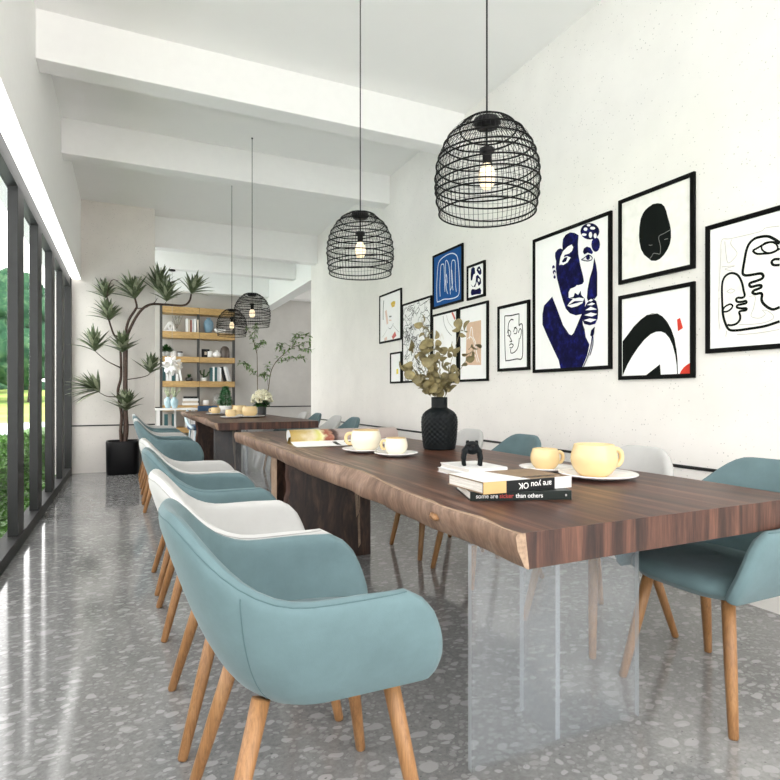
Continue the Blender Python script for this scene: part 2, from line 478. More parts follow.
# ---- measured picture outlines on the wall: frames (y left, y right, bottom, top) and artwork in frame fractions
FRAMES={"woman": [3.58, 2.775, 1.267, 2.323], "head": [2.719, 2.168, 1.816, 2.366], "arch": [2.719, 2.168, 1.192, 1.741], "faces": [2.105, 1.405, 1.325, 2.032], "A": [6.588, 5.948, 1.74, 2.35], "B": [6.262, 5.948, 1.228, 1.602], "C": [5.929, 5.223, 1.229, 2.147], "D": [5.199, 4.609, 1.991, 2.553], "E": [4.541, 4.24, 1.984, 2.309], "F": [5.212, 4.701, 1.211, 1.933], "G": [4.683, 4.192, 1.218, 1.936], "H": [4.051, 3.62, 1.294, 1.858]}
ART={
"woman":[["poly","navy",0.01,[[0.275,0.542],[0.335,0.457],[0.422,0.326],[0.501,0.256],[0.534,0.246],[0.562,0.262],[0.597,0.304],[0.642,0.359],[0.684,0.406],[0.668,0.349],[0.674,0.305],[0.694,0.274],[0.707,0.222],[0.751,0.169],[0.725,0.098],[0.668,0.016],[0.388,0.022],[0.364,0.081],[0.29,0.165],[0.199,0.273],[0.137,0.353],[0.137,0.43],[0.159,0.489]]],
 ["poly","navy",0.01,[[0.329,0.787],[0.314,0.825],[0.317,0.851],[0.35,0.867],[0.382,0.87],[0.416,0.858],[0.414,0.892],[0.422,0.929],[0.456,0.951],[0.512,0.957],[0.575,0.941],[0.621,0.916],[0.613,0.856],[0.618,0.788],[0.642,0.711],[0.676,0.633],[0.687,0.595],[0.668,0.58],[0.621,0.579],[0.548,0.569],[0.694,0.485],[0.705,0.447],[0.694,0.405],[0.663,0.379],[0.589,0.377],[0.512,0.398],[0.459,0.436],[0.422,0.494],[0.385,0.567],[0.341,0.666],[0.326,0.738]]],
 ["poly","paper",0.01,[[0.479,0.454],[0.512,0.476],[0.551,0.494],[0.496,0.508],[0.496,0.546],[0.52,0.568],[0.575,0.57],[0.599,0.582],[0.647,0.574],[0.663,0.525],[0.694,0.485],[0.668,0.451],[0.602,0.438],[0.534,0.436]]],
 ["poly","navy",0.01,[[0.507,0.507],[0.551,0.497],[0.575,0.533],[0.616,0.513],[0.647,0.538],[0.655,0.508],[0.694,0.48],[0.629,0.494],[0.575,0.494]]],
 ["poly","navy",0.01,[[0.484,0.456],[0.575,0.476],[0.694,0.463]]],
 ["poly","paper",0.01,[[0.373,0.753],[0.388,0.805],[0.422,0.842],[0.484,0.864],[0.534,0.87],[0.556,0.848],[0.54,0.824],[0.501,0.813],[0.445,0.813],[0.416,0.785],[0.399,0.754]]],
 ["poly","paper",0.01,[[0.379,0.779],[0.422,0.799],[0.479,0.799],[0.523,0.782],[0.484,0.755],[0.428,0.745],[0.393,0.755]]],
 ["poly","navy",0.01,[[0.408,0.774],[0.445,0.795],[0.484,0.792],[0.465,0.765],[0.422,0.762]]],
 ["poly","navy",0.01,[[0.809,0.734],[0.829,0.688],[0.843,0.63],[0.843,0.481],[0.814,0.463],[0.779,0.47],[0.736,0.458],[0.723,0.481],[0.731,0.538],[0.756,0.607],[0.791,0.666]]],
 ["poly","navy",0.01,[[0.868,0.893],[0.862,0.878],[0.847,0.866],[0.823,0.859],[0.793,0.857],[0.759,0.861],[0.724,0.87],[0.692,0.884],[0.667,0.901],[0.65,0.919],[0.645,0.938],[0.65,0.954],[0.667,0.966],[0.692,0.973],[0.724,0.974],[0.759,0.97],[0.793,0.96],[0.823,0.946],[0.847,0.929],[0.862,0.911]]],
 ["poly","navy",0.01,[[0.875,0.808],[0.871,0.79],[0.861,0.776],[0.845,0.769],[0.826,0.768],[0.807,0.775],[0.791,0.789],[0.78,0.806],[0.776,0.826],[0.78,0.844],[0.791,0.857],[0.807,0.865],[0.826,0.865],[0.845,0.857],[0.861,0.844],[0.871,0.827]]],
 ["poly","paper",0.01,[[0.731,0.935],[0.728,0.931],[0.722,0.928],[0.713,0.927],[0.702,0.93],[0.693,0.934],[0.686,0.939],[0.684,0.945],[0.686,0.949],[0.693,0.952],[0.702,0.952],[0.713,0.95],[0.722,0.946],[0.728,0.941]]],
 ["poly","paper",0.01,[[0.821,0.924],[0.818,0.92],[0.81,0.918],[0.798,0.919],[0.785,0.922],[0.772,0.926],[0.764,0.931],[0.761,0.936],[0.764,0.94],[0.772,0.942],[0.785,0.941],[0.798,0.938],[0.81,0.934],[0.818,0.929]]],
 ["poly","paper",0.01,[[0.786,0.887],[0.784,0.878],[0.779,0.873],[0.771,0.87],[0.762,0.872],[0.754,0.877],[0.748,0.885],[0.746,0.895],[0.748,0.903],[0.754,0.909],[0.762,0.911],[0.771,0.909],[0.779,0.904],[0.784,0.896]]],
 ["poly","paper",0.01,[[0.838,0.871],[0.837,0.864],[0.832,0.859],[0.825,0.857],[0.817,0.858],[0.81,0.863],[0.805,0.87],[0.804,0.878],[0.805,0.885],[0.81,0.89],[0.817,0.892],[0.825,0.89],[0.832,0.885],[0.837,0.879]]],
 ["poly","paper",0.01,[[0.72,0.901],[0.717,0.898],[0.709,0.896],[0.696,0.897],[0.682,0.9],[0.67,0.904],[0.661,0.909],[0.658,0.913],[0.661,0.916],[0.67,0.918],[0.682,0.917],[0.696,0.914],[0.709,0.91],[0.717,0.905]]],
 ["poly","paper",0.01,[[0.769,0.953],[0.766,0.951],[0.76,0.949],[0.751,0.95],[0.741,0.952],[0.732,0.955],[0.725,0.959],[0.723,0.963],[0.725,0.965],[0.732,0.967],[0.741,0.966],[0.751,0.964],[0.76,0.961],[0.766,0.957]]],
 ["poly","navy",0.01,[[0.676,0.793],[0.689,0.815],[0.725,0.821],[0.766,0.806],[0.796,0.772],[0.784,0.76],[0.733,0.779],[0.694,0.774]]],
 ["line","navy",0.012,[[0.658,0.745],[0.7,0.753],[0.741,0.763],[0.784,0.741],[0.781,0.725],[0.741,0.723],[0.694,0.733],[0.658,0.745]]],
 ["poly","navy",0.01,[[0.761,0.742],[0.759,0.736],[0.752,0.731],[0.743,0.73],[0.733,0.731],[0.724,0.736],[0.717,0.743],[0.715,0.75],[0.717,0.757],[0.724,0.761],[0.733,0.762],[0.743,0.761],[0.752,0.756],[0.759,0.75]]],
 ["poly","navy",0.01,[[0.684,0.406],[0.725,0.445],[0.784,0.474],[0.833,0.447],[0.856,0.388],[0.851,0.332],[0.821,0.299],[0.759,0.295],[0.694,0.31],[0.668,0.342]]],
 ["poly","paper",0.01,[[0.725,0.433],[0.784,0.443],[0.821,0.431],[0.784,0.424]]],
 ["poly","paper",0.01,[[0.707,0.4],[0.771,0.417],[0.841,0.392],[0.771,0.394]]],
 ["poly","paper",0.01,[[0.694,0.368],[0.771,0.379],[0.846,0.361],[0.784,0.35]]],
 ["poly","paper",0.01,[[0.689,0.335],[0.759,0.341],[0.841,0.326],[0.771,0.314]]],
 ["poly","paper",0.01,[[0.741,0.457],[0.776,0.468],[0.801,0.456],[0.771,0.451]]],
 ["line","navy",0.014,[[0.816,0.278],[0.791,0.223],[0.776,0.167],[0.741,0.097],[0.684,0.015]]],
 ["line","navy",0.012,[[0.796,0.223],[0.796,0.166],[0.761,0.096]]],
 ["poly","navy",0.01,[[0.776,0.26],[0.816,0.281],[0.811,0.236],[0.791,0.215],[0.766,0.228]]],
 ["poly","navy",0.01,[[0.317,0.747],[0.316,0.741],[0.311,0.737],[0.303,0.735],[0.295,0.736],[0.288,0.74],[0.283,0.746],[0.281,0.752],[0.283,0.758],[0.288,0.762],[0.295,0.764],[0.303,0.762],[0.311,0.759],[0.316,0.753]]],
 ["poly","navy",0.01,[[0.332,0.709],[0.33,0.702],[0.324,0.698],[0.316,0.696],[0.307,0.697],[0.298,0.702],[0.293,0.708],[0.29,0.715],[0.293,0.721],[0.298,0.726],[0.307,0.728],[0.316,0.726],[0.324,0.722],[0.33,0.716]]],
 ["poly","navy",0.01,[[0.329,0.675],[0.328,0.67],[0.324,0.666],[0.318,0.665],[0.311,0.665],[0.305,0.669],[0.301,0.674],[0.299,0.679],[0.301,0.684],[0.305,0.688],[0.311,0.69],[0.318,0.689],[0.324,0.686],[0.328,0.681]]],
 ["poly","paper",0.01,[[0.314,0.736],[0.313,0.734],[0.311,0.732],[0.307,0.731],[0.303,0.732],[0.3,0.734],[0.297,0.736],[0.296,0.739],[0.297,0.742],[0.3,0.743],[0.303,0.744],[0.307,0.743],[0.311,0.742],[0.313,0.739]]],
 ["poly","paper",0.01,[[0.326,0.703],[0.325,0.7],[0.323,0.698],[0.319,0.697],[0.315,0.697],[0.312,0.699],[0.309,0.703],[0.308,0.706],[0.309,0.709],[0.312,0.712],[0.315,0.713],[0.319,0.712],[0.323,0.71],[0.325,0.707]]]],
"head":[["poly","ink",0.01,[[0.42,0.801],[0.483,0.818],[0.546,0.809],[0.598,0.787],[0.634,0.747],[0.658,0.69],[0.678,0.614],[0.702,0.538],[0.716,0.465],[0.718,0.387],[0.704,0.322],[0.674,0.268],[0.628,0.218],[0.577,0.185],[0.525,0.175],[0.462,0.19],[0.42,0.228],[0.365,0.277],[0.322,0.35],[0.299,0.438],[0.293,0.513],[0.299,0.612],[0.317,0.699],[0.348,0.754],[0.383,0.784]]],
 ["line","gray",0.007,[[0.71,0.472],[0.638,0.455],[0.563,0.435],[0.577,0.352],[0.585,0.306],[0.577,0.243],[0.536,0.254],[0.49,0.265],[0.469,0.239],[0.441,0.218]]],
 ["line","gray",0.007,[[0.634,0.384],[0.658,0.385],[0.68,0.383]]],
 ["line","gray",0.006,[[0.43,0.374],[0.456,0.364],[0.477,0.364]]]],
"arch":[["poly","ink",0.01,[[0.055,0.457],[0.128,0.526],[0.219,0.615],[0.318,0.685],[0.405,0.727],[0.48,0.736],[0.544,0.725],[0.608,0.686],[0.67,0.62],[0.722,0.53],[0.76,0.428],[0.785,0.305],[0.797,0.199],[0.802,0.03],[0.792,0.031],[0.787,0.139],[0.77,0.246],[0.739,0.354],[0.696,0.441],[0.643,0.497],[0.59,0.52],[0.526,0.524],[0.452,0.503],[0.366,0.447],[0.279,0.365],[0.199,0.273],[0.128,0.178],[0.055,0.048]]],
 ["poly","ink",0.01,[[0.391,0.033],[0.577,0.161],[0.588,0.03]]],
 ["poly","red",0.01,[[0.792,0.628],[0.828,0.643],[0.864,0.53],[0.802,0.502]]],
 ["poly","red",0.01,[[0.824,0.03],[0.841,0.077],[0.871,0.113],[0.907,0.137],[0.949,0.158],[0.951,0.026]]],
 ["line","pale",0.004,[[0.066,0.74],[0.357,0.728],[0.891,0.73]]]],
"faces":[["poly","cream",0.01,[[0.096,0.894],[0.566,0.899],[0.566,0.068],[0.096,0.11]]],
 ["line","ink",0.0176,[[0.566,0.738],[0.524,0.777],[0.482,0.805],[0.431,0.814],[0.387,0.811],[0.349,0.786],[0.326,0.739],[0.311,0.667],[0.298,0.586],[0.311,0.561],[0.349,0.553],[0.409,0.552],[0.438,0.547],[0.45,0.527],[0.438,0.51],[0.402,0.502],[0.357,0.495],[0.349,0.481],[0.364,0.465],[0.409,0.468],[0.434,0.463],[0.434,0.449],[0.409,0.441],[0.382,0.435],[0.372,0.422],[0.394,0.408],[0.427,0.409],[0.441,0.396],[0.438,0.36],[0.453,0.328],[0.489,0.294],[0.524,0.279],[0.566,0.29]]],
 ["line","ink",0.014,[[0.372,0.728],[0.409,0.739],[0.453,0.754],[0.503,0.759],[0.566,0.734]]],
 ["line","ink",0.014,[[0.372,0.728],[0.402,0.699],[0.453,0.688],[0.51,0.682],[0.566,0.698]]],
 ["line","ink",0.011,[[0.552,0.709],[0.549,0.697],[0.542,0.688],[0.529,0.683],[0.514,0.681],[0.496,0.683],[0.478,0.688],[0.462,0.698],[0.45,0.709],[0.441,0.722],[0.438,0.735],[0.441,0.747],[0.45,0.756],[0.462,0.762],[0.478,0.763],[0.496,0.761],[0.514,0.755],[0.529,0.746],[0.542,0.734],[0.549,0.721],[0.552,0.709]]],
 ["line","ink",0.016,[[0.566,0.624],[0.531,0.631],[0.51,0.617],[0.524,0.592],[0.566,0.584]]],
 ["line","ink",0.015,[[0.14,0.326],[0.136,0.421],[0.136,0.515],[0.151,0.567],[0.184,0.592],[0.224,0.592],[0.264,0.566],[0.292,0.511],[0.306,0.448],[0.314,0.409],[0.295,0.396],[0.264,0.401],[0.248,0.391],[0.259,0.371],[0.295,0.366],[0.322,0.368],[0.326,0.352],[0.295,0.348],[0.259,0.345],[0.256,0.329],[0.288,0.318],[0.326,0.313],[0.322,0.299],[0.288,0.299],[0.272,0.29],[0.28,0.261],[0.275,0.231],[0.248,0.207],[0.208,0.201],[0.179,0.208]]],
 ["line","ink",0.017,[[0.14,0.326],[0.146,0.278],[0.163,0.221],[0.192,0.171],[0.248,0.158],[0.364,0.161],[0.467,0.168],[0.566,0.19]]],
 ["line","ink",0.012,[[0.14,0.313],[0.176,0.309],[0.208,0.324],[0.221,0.346],[0.2,0.361],[0.159,0.347],[0.143,0.322]]],
 ["line","gray2",0.006,[[0.11,0.472],[0.126,0.737],[0.135,0.861],[0.208,0.856],[0.424,0.852],[0.467,0.868],[0.566,0.856]]],
 ["line","gray2",0.006,[[0.159,0.847],[0.168,0.759],[0.184,0.678],[0.232,0.699],[0.256,0.739],[0.208,0.812],[0.216,0.849]]],
 ["line","gray2",0.006,[[0.135,0.657],[0.24,0.643],[0.159,0.636],[0.224,0.608]]],
 ["line","gray2",0.006,[[0.113,0.424],[0.11,0.267],[0.121,0.179]]],
 ["line","gray2",0.006,[[0.349,0.396],[0.394,0.389],[0.382,0.308],[0.364,0.251],[0.424,0.229],[0.467,0.253],[0.446,0.285],[0.496,0.264],[0.524,0.217],[0.438,0.19],[0.272,0.198]]],
 ["line","gray2",0.006,[[0.176,0.461],[0.208,0.475],[0.24,0.459],[0.208,0.444],[0.176,0.461]]],
 ["line","gray2",0.006,[[0.168,0.119],[0.176,0.165]]],
 ["line","gray2",0.006,[[0.256,0.126],[0.409,0.122],[0.566,0.133]]]],
"A":[["line","gray",0.03,[[0.174,0.479],[0.174,0.646],[0.186,0.783],[0.206,0.877]]],
 ["line","ochre",0.07,[[0.548,0.742],[0.639,0.763],[0.727,0.747]]],
 ["line","ochre",0.05,[[0.579,0.703],[0.71,0.704]]],
 ["line","gray",0.03,[[0.457,0.512],[0.567,0.503]]],
 ["line","pink",0.09,[[0.301,0.656],[0.345,0.512],[0.383,0.371]]],
 ["line","gray",0.012,[[0.426,0.29],[0.518,0.26],[0.579,0.294],[0.65,0.353]]],
 ["line","gray2",0.012,[[0.65,0.313],[0.786,0.218],[0.901,0.153]]],
 ["line","red2",0.12,[[0.609,0.049],[0.757,0.142]]],
 ["line","pink",0.08,[[0.238,0.056],[0.364,0.086]]],
 ["line","gray2",0.01,[[0.141,0.121],[0.301,0.216],[0.364,0.264]]],
 ["line","pink",0.03,[[0.457,0.438],[0.567,0.425]]]],
"B":[["poly","yellow",0.01,[[0.552,0.454],[0.717,0.462],[0.717,0.299],[0.552,0.295]]]],
"C":[["line","ink",0.0085,[[0.278,0.153],[0.253,0.085],[0.149,0.051],[0.25,0.073],[0.313,0.03],[0.322,0.03]]],
 ["line","ink",0.0085,[[0.26,0.895],[0.339,0.918],[0.411,0.855],[0.366,0.853],[0.421,0.882],[0.512,0.804]]],
 ["line","ink",0.0085,[[0.505,0.22],[0.499,0.143],[0.603,0.174],[0.614,0.126],[0.713,0.116],[0.804,0.145]]],
 ["line","ink",0.0085,[[0.583,0.448],[0.502,0.401],[0.577,0.317],[0.468,0.314],[0.415,0.299],[0.408,0.257]]],
 ["line","ink",0.0085,[[0.427,0.242],[0.459,0.191],[0.424,0.206],[0.381,0.194],[0.478,0.118],[0.373,0.06]]],
 ["line","ink",0.0085,[[0.279,0.358],[0.202,0.332],[0.092,0.34],[0.187,0.384],[0.244,0.428],[0.128,0.378]]],
 ["line","ink",0.0085,[[0.425,0.909],[0.454,0.933],[0.404,0.87],[0.391,0.799],[0.362,0.844],[0.322,0.755]]],
 ["line","ink",0.0085,[[0.738,0.386],[0.688,0.31],[0.804,0.279],[0.734,0.198],[0.627,0.131],[0.669,0.062]]],
 ["line","ink",0.0085,[[0.289,0.958],[0.199,0.942],[0.264,0.909],[0.381,0.886],[0.319,0.854],[0.208,0.823]]],
 ["line","ink",0.0085,[[0.778,0.509],[0.666,0.454],[0.604,0.393],[0.539,0.425],[0.453,0.342],[0.556,0.332]]],
 ["line","ink",0.0085,[[0.837,0.649],[0.907,0.663],[0.905,0.586],[0.836,0.618],[0.932,0.658],[0.893,0.66]]],
 ["line","ink",0.0085,[[0.764,0.535],[0.802,0.541],[0.746,0.58],[0.855,0.501],[0.95,0.546],[0.95,0.462]]],
 ["line","ink",0.0085,[[0.894,0.66],[0.788,0.594],[0.821,0.584],[0.88,0.623],[0.812,0.534],[0.914,0.446]]],
 ["line","ink",0.0085,[[0.76,0.765],[0.851,0.752],[0.942,0.69],[0.95,0.646],[0.95,0.665],[0.943,0.648]]],
 ["line","ink",0.0085,[[0.579,0.5],[0.667,0.495],[0.58,0.456],[0.644,0.439],[0.527,0.466],[0.606,0.388]]],
 ["line","ink",0.0085,[[0.741,0.34],[0.677,0.318],[0.789,0.242],[0.697,0.238],[0.789,0.22],[0.773,0.25]]],
 ["line","ink",0.0085,[[0.82,0.236],[0.773,0.263],[0.754,0.285],[0.674,0.318],[0.597,0.248],[0.595,0.206]]],
 ["line","ink",0.0085,[[0.677,0.065],[0.632,0.051],[0.628,0.061],[0.625,0.03],[0.564,0.059],[0.529,0.076]]],
 ["line","ink",0.0085,[[0.648,0.609],[0.604,0.646],[0.596,0.684],[0.549,0.715],[0.618,0.711],[0.604,0.641]]],
 ["line","ink",0.0085,[[0.636,0.18],[0.536,0.11],[0.61,0.045],[0.707,0.03],[0.725,0.03],[0.754,0.03]]],
 ["line","ink",0.0085,[[0.231,0.649],[0.189,0.601],[0.075,0.514],[0.183,0.54],[0.255,0.563],[0.364,0.495]]],
 ["line","ink",0.0085,[[0.562,0.904],[0.625,0.95],[0.533,0.951],[0.575,0.965],[0.603,0.97],[0.556,0.97]]],
 ["line","ink",0.0085,[[0.833,0.693],[0.788,0.635],[0.746,0.633],[0.865,0.669],[0.841,0.635],[0.917,0.585]]],
 ["line","ink",0.0085,[[0.234,0.546],[0.281,0.542],[0.248,0.585],[0.278,0.517],[0.174,0.564],[0.291,0.602]]],
 ["line","ink",0.0085,[[0.157,0.292],[0.09,0.332],[0.184,0.351],[0.1,0.294],[0.052,0.337],[0.05,0.358]]],
 ["line","ink",0.0085,[[0.886,0.296],[0.892,0.228],[0.795,0.143],[0.751,0.07],[0.646,0.119],[0.595,0.153]]],
 ["line","ink",0.0085,[[0.63,0.917],[0.721,0.928],[0.736,0.935],[0.789,0.923],[0.79,0.854],[0.873,0.832]]],
 ["line","ink",0.0085,[[0.815,0.29],[0.789,0.296],[0.876,0.252],[0.848,0.221],[0.735,0.254],[0.62,0.298]]],
 ["line","ink",0.0085,[[0.793,0.801],[0.728,0.789],[0.723,0.799],[0.647,0.825],[0.766,0.834],[0.868,0.875]]],
 ["line","ink",0.0085,[[0.78,0.589],[0.686,0.585],[0.785,0.538],[0.82,0.574],[0.844,0.489],[0.876,0.435]]],
 ["line","ink",0.0085,[[0.338,0.866],[0.368,0.824],[0.448,0.858],[0.543,0.892],[0.581,0.9],[0.606,0.884]]],
 ["line","ink",0.0085,[[0.148,0.702],[0.148,0.689],[0.171,0.634],[0.1,0.554],[0.167,0.591],[0.214,0.517]]],
 ["line","ink",0.0085,[[0.508,0.061],[0.59,0.058],[0.62,0.03],[0.676,0.03],[0.67,0.03],[0.637,0.065]]],
 ["line","ink",0.0085,[[0.33,0.41],[0.356,0.324],[0.335,0.371],[0.396,0.402],[0.347,0.408],[0.417,0.417]]],
 ["line","ink",0.0085,[[0.095,0.858],[0.199,0.807],[0.26,0.774],[0.291,0.802],[0.248,0.799],[0.189,0.78]]],
 ["line","ink",0.0085,[[0.321,0.883],[0.233,0.899],[0.134,0.947],[0.054,0.87],[0.05,0.911],[0.091,0.946]]],
 ["line","ink",0.0085,[[0.366,0.47],[0.484,0.403],[0.422,0.431],[0.33,0.477],[0.281,0.467],[0.319,0.504]]],
 ["line","ink",0.0085,[[0.231,0.706],[0.117,0.724],[0.05,0.663],[0.05,0.618],[0.05,0.666],[0.076,0.627]]],
 ["line","ink",0.0085,[[0.261,0.92],[0.369,0.926],[0.484,0.844],[0.581,0.853],[0.621,0.881],[0.526,0.819]]],
 ["line","ink",0.0085,[[0.539,0.547],[0.506,0.561],[0.587,0.577],[0.476,0.508],[0.409,0.452],[0.426,0.389]]],
 ["line","ink",0.0085,[[0.385,0.697],[0.492,0.634],[0.456,0.681],[0.387,0.595],[0.313,0.621],[0.368,0.662]]],
 ["line","ink",0.0085,[[0.337,0.707],[0.312,0.637],[0.282,0.612],[0.247,0.584],[0.16,0.498],[0.228,0.511]]],
 ["line","ink",0.0085,[[0.328,0.562],[0.423,0.54],[0.537,0.524],[0.46,0.52],[0.484,0.514],[0.538,0.427]]],
 ["line","ink",0.0085,[[0.196,0.098],[0.12,0.048],[0.104,0.03],[0.137,0.03],[0.1,0.035],[0.11,0.079]]],
 ["line","ink",0.0085,[[0.361,0.544],[0.372,0.505],[0.459,0.443],[0.452,0.369],[0.544,0.363],[0.661,0.293]]],
 ["line","ink",0.0085,[[0.123,0.798],[0.213,0.719],[0.319,0.739],[0.344,0.725],[0.287,0.643],[0.281,0.675]]],
 ["line","ink",0.0085,[[0.317,0.682],[0.428,0.716],[0.377,0.685],[0.257,0.669],[0.342,0.697],[0.239,0.668]]],
 ["line","ink",0.0085,[[0.847,0.315],[0.93,0.359],[0.95,0.297],[0.95,0.336],[0.95,0.248],[0.831,0.199]]],
 ["line","ink",0.0085,[[0.158,0.636],[0.198,0.635],[0.2,0.622],[0.246,0.541],[0.231,0.47],[0.136,0.486]]],
 ["line","ink",0.0085,[[0.313,0.589],[0.221,0.588],[0.118,0.632],[0.05,0.649],[0.061,0.619],[0.05,0.579]]],
 ["line","ink",0.0085,[[0.531,0.283],[0.561,0.217],[0.556,0.218],[0.567,0.209],[0.584,0.146],[0.694,0.152]]],
 ["line","ink",0.0085,[[0.459,0.359],[0.412,0.314],[0.364,0.268],[0.295,0.246],[0.245,0.207],[0.284,0.161]]],
 ["line","ink",0.0085,[[0.356,0.811],[0.278,0.734],[0.397,0.649],[0.278,0.68],[0.159,0.682],[0.172,0.623]]],
 ["line","ink",0.0085,[[0.411,0.278],[0.396,0.29],[0.346,0.213],[0.416,0.136],[0.309,0.047],[0.428,0.03]]],
 ["line","ink",0.0085,[[0.899,0.369],[0.863,0.374],[0.743,0.335],[0.805,0.325],[0.803,0.367],[0.787,0.379]]],
 ["line","ink",0.0085,[[0.406,0.25],[0.292,0.2],[0.202,0.174],[0.259,0.19],[0.351,0.144],[0.392,0.179]]],
 ["line","ink",0.0085,[[0.166,0.889],[0.258,0.936],[0.337,0.945],[0.322,0.956],[0.413,0.947],[0.442,0.97]]],
 ["line","ink",0.0085,[[0.11,0.85],[0.141,0.854],[0.078,0.79],[0.073,0.823],[0.05,0.792],[0.05,0.82]]],
 ["line","ink",0.0085,[[0.09,0.689],[0.153,0.665],[0.211,0.614],[0.125,0.575],[0.069,0.585],[0.084,0.587]]],
 ["line","ink",0.0085,[[0.745,0.933],[0.848,0.947],[0.811,0.928],[0.873,0.948],[0.95,0.962],[0.95,0.908]]],
 ["line","ink",0.0085,[[0.623,0.218],[0.508,0.262],[0.596,0.215],[0.487,0.239],[0.552,0.171],[0.628,0.199]]],
 ["line","ink",0.0085,[[0.127,0.117],[0.113,0.128],[0.146,0.07],[0.218,0.03],[0.245,0.03],[0.127,0.03]]],
 ["line","ink",0.0085,[[0.092,0.494],[0.056,0.485],[0.074,0.494],[0.174,0.451],[0.206,0.378],[0.147,0.301]]],
 ["line","ink",0.0085,[[0.677,0.85],[0.649,0.789],[0.589,0.767],[0.562,0.687],[0.646,0.686],[0.735,0.715]]],
 ["line","ink",0.0085,[[0.671,0.445],[0.748,0.484],[0.654,0.414],[0.574,0.388],[0.662,0.371],[0.747,0.333]]],
 ["line","ink",0.0085,[[0.618,0.303],[0.499,0.269],[0.515,0.302],[0.463,0.342],[0.538,0.274],[0.605,0.315]]],
 ["line","ink",0.0085,[[0.408,0.549],[0.444,0.545],[0.369,0.579],[0.379,0.499],[0.333,0.42],[0.323,0.344]]],
 ["line","ink",0.0085,[[0.775,0.752],[0.7,0.776],[0.72,0.723],[0.818,0.634],[0.794,0.628],[0.713,0.607]]],
 ["line","ink",0.0085,[[0.675,0.231],[0.789,0.276],[0.709,0.293],[0.669,0.208],[0.6,0.22],[0.591,0.204]]],
 ["line","ink",0.0085,[[0.387,0.522],[0.464,0.495],[0.422,0.533],[0.468,0.549],[0.541,0.527],[0.484,0.452]]],
 ["line","ink",0.0085,[[0.838,0.887],[0.839,0.866],[0.95,0.788],[0.92,0.774],[0.944,0.77],[0.862,0.751]]],
 ["line","ink",0.0085,[[0.23,0.348],[0.261,0.314],[0.181,0.289],[0.222,0.241],[0.167,0.212],[0.214,0.128]]],
 ["line","ink",0.0085,[[0.828,0.232],[0.905,0.147],[0.904,0.093],[0.95,0.111],[0.86,0.03],[0.916,0.03]]],
 ["line","ink",0.0085,[[0.388,0.579],[0.361,0.507],[0.354,0.555],[0.418,0.566],[0.521,0.538],[0.488,0.559]]],
 ["line","ink",0.0085,[[0.204,0.621],[0.208,0.639],[0.103,0.643],[0.181,0.558],[0.225,0.508],[0.284,0.555]]]],
"D":[["poly","blue",0.01,[[-0.002,1.015],[1.0,0.987],[1.0,-0.007],[-0.002,0.005]]],
 ["line","white",0.018,[[0.148,0.119],[0.132,0.337],[0.148,0.567],[0.18,0.776],[0.243,0.862],[0.412,0.905],[0.62,0.907],[0.763,0.857],[0.834,0.775],[0.87,0.581],[0.889,0.375],[0.881,0.16],[0.792,0.105],[0.591,0.106],[0.381,0.131],[0.258,0.118],[0.148,0.119]]],
 ["line","white",0.0162,[[0.258,0.2],[0.243,0.384],[0.264,0.61],[0.283,0.754],[0.336,0.779],[0.388,0.74],[0.406,0.517],[0.421,0.262]]],
 ["line","white",0.0162,[[0.517,0.206],[0.472,0.31],[0.448,0.541],[0.442,0.784],[0.487,0.81],[0.546,0.729],[0.576,0.595],[0.585,0.386],[0.605,0.183]]],
 ["line","white",0.0162,[[0.692,0.239],[0.649,0.421],[0.634,0.583],[0.649,0.746],[0.701,0.771],[0.763,0.713],[0.763,0.478],[0.772,0.319],[0.797,0.197]]],
 ["line","white",0.0162,[[0.421,0.262],[0.436,0.414],[0.472,0.568],[0.502,0.401]]],
 ["line","white",0.0162,[[0.649,0.612],[0.678,0.368],[0.605,0.255]]]],
"E":[["poly","navy",0.01,[[0.212,0.56],[0.202,0.743],[0.238,0.892],[0.338,0.93],[0.438,0.88],[0.463,0.722],[0.363,0.701],[0.288,0.547]]],
 ["poly","navy",0.01,[[0.536,0.798],[0.61,0.873],[0.706,0.88],[0.802,0.761],[0.812,0.659],[0.731,0.623],[0.634,0.691]]],
 ["poly","navy",0.01,[[0.202,0.458],[0.363,0.354],[0.487,0.437],[0.512,0.637],[0.61,0.657],[0.778,0.514],[0.793,0.386],[0.658,0.327],[0.561,0.475],[0.463,0.338],[0.313,0.357]]],
 ["poly","navy",0.01,[[0.238,0.271],[0.313,0.298],[0.512,0.249],[0.731,0.27],[0.802,0.184],[0.778,0.087],[0.512,0.114],[0.263,0.117],[0.212,0.197]]],
 ["poly","paper",0.01,[[0.634,0.564],[0.731,0.497],[0.682,0.43],[0.61,0.48]]],
 ["poly","paper",0.01,[[0.634,0.805],[0.731,0.805],[0.706,0.741]]]],
"F":[["line","gray",0.012,[[0.439,0.95],[0.492,0.823],[0.622,0.719],[0.774,0.652]]],
 ["line","gray2",0.012,[[0.57,0.948],[0.647,0.848],[0.824,0.75]]],
 ["line","red2",0.05,[[0.784,0.97],[0.834,0.925],[0.898,0.864]]],
 ["line","cream",0.05,[[0.305,0.626],[0.386,0.697],[0.466,0.616]]]],
"G":[["poly","peach",0.01,[[0.277,0.775],[0.772,0.774],[0.772,0.204],[0.239,0.221]]],
 ["line","paper",0.018,[[0.372,0.552],[0.419,0.69],[0.465,0.695],[0.502,0.579],[0.58,0.505],[0.625,0.364],[0.714,0.24]]],
 ["line","paper",0.014,[[0.277,0.557],[0.419,0.584],[0.534,0.507],[0.557,0.384]]],
 ["line","paper",0.014,[[0.325,0.253],[0.419,0.32],[0.557,0.349],[0.647,0.242]]]],
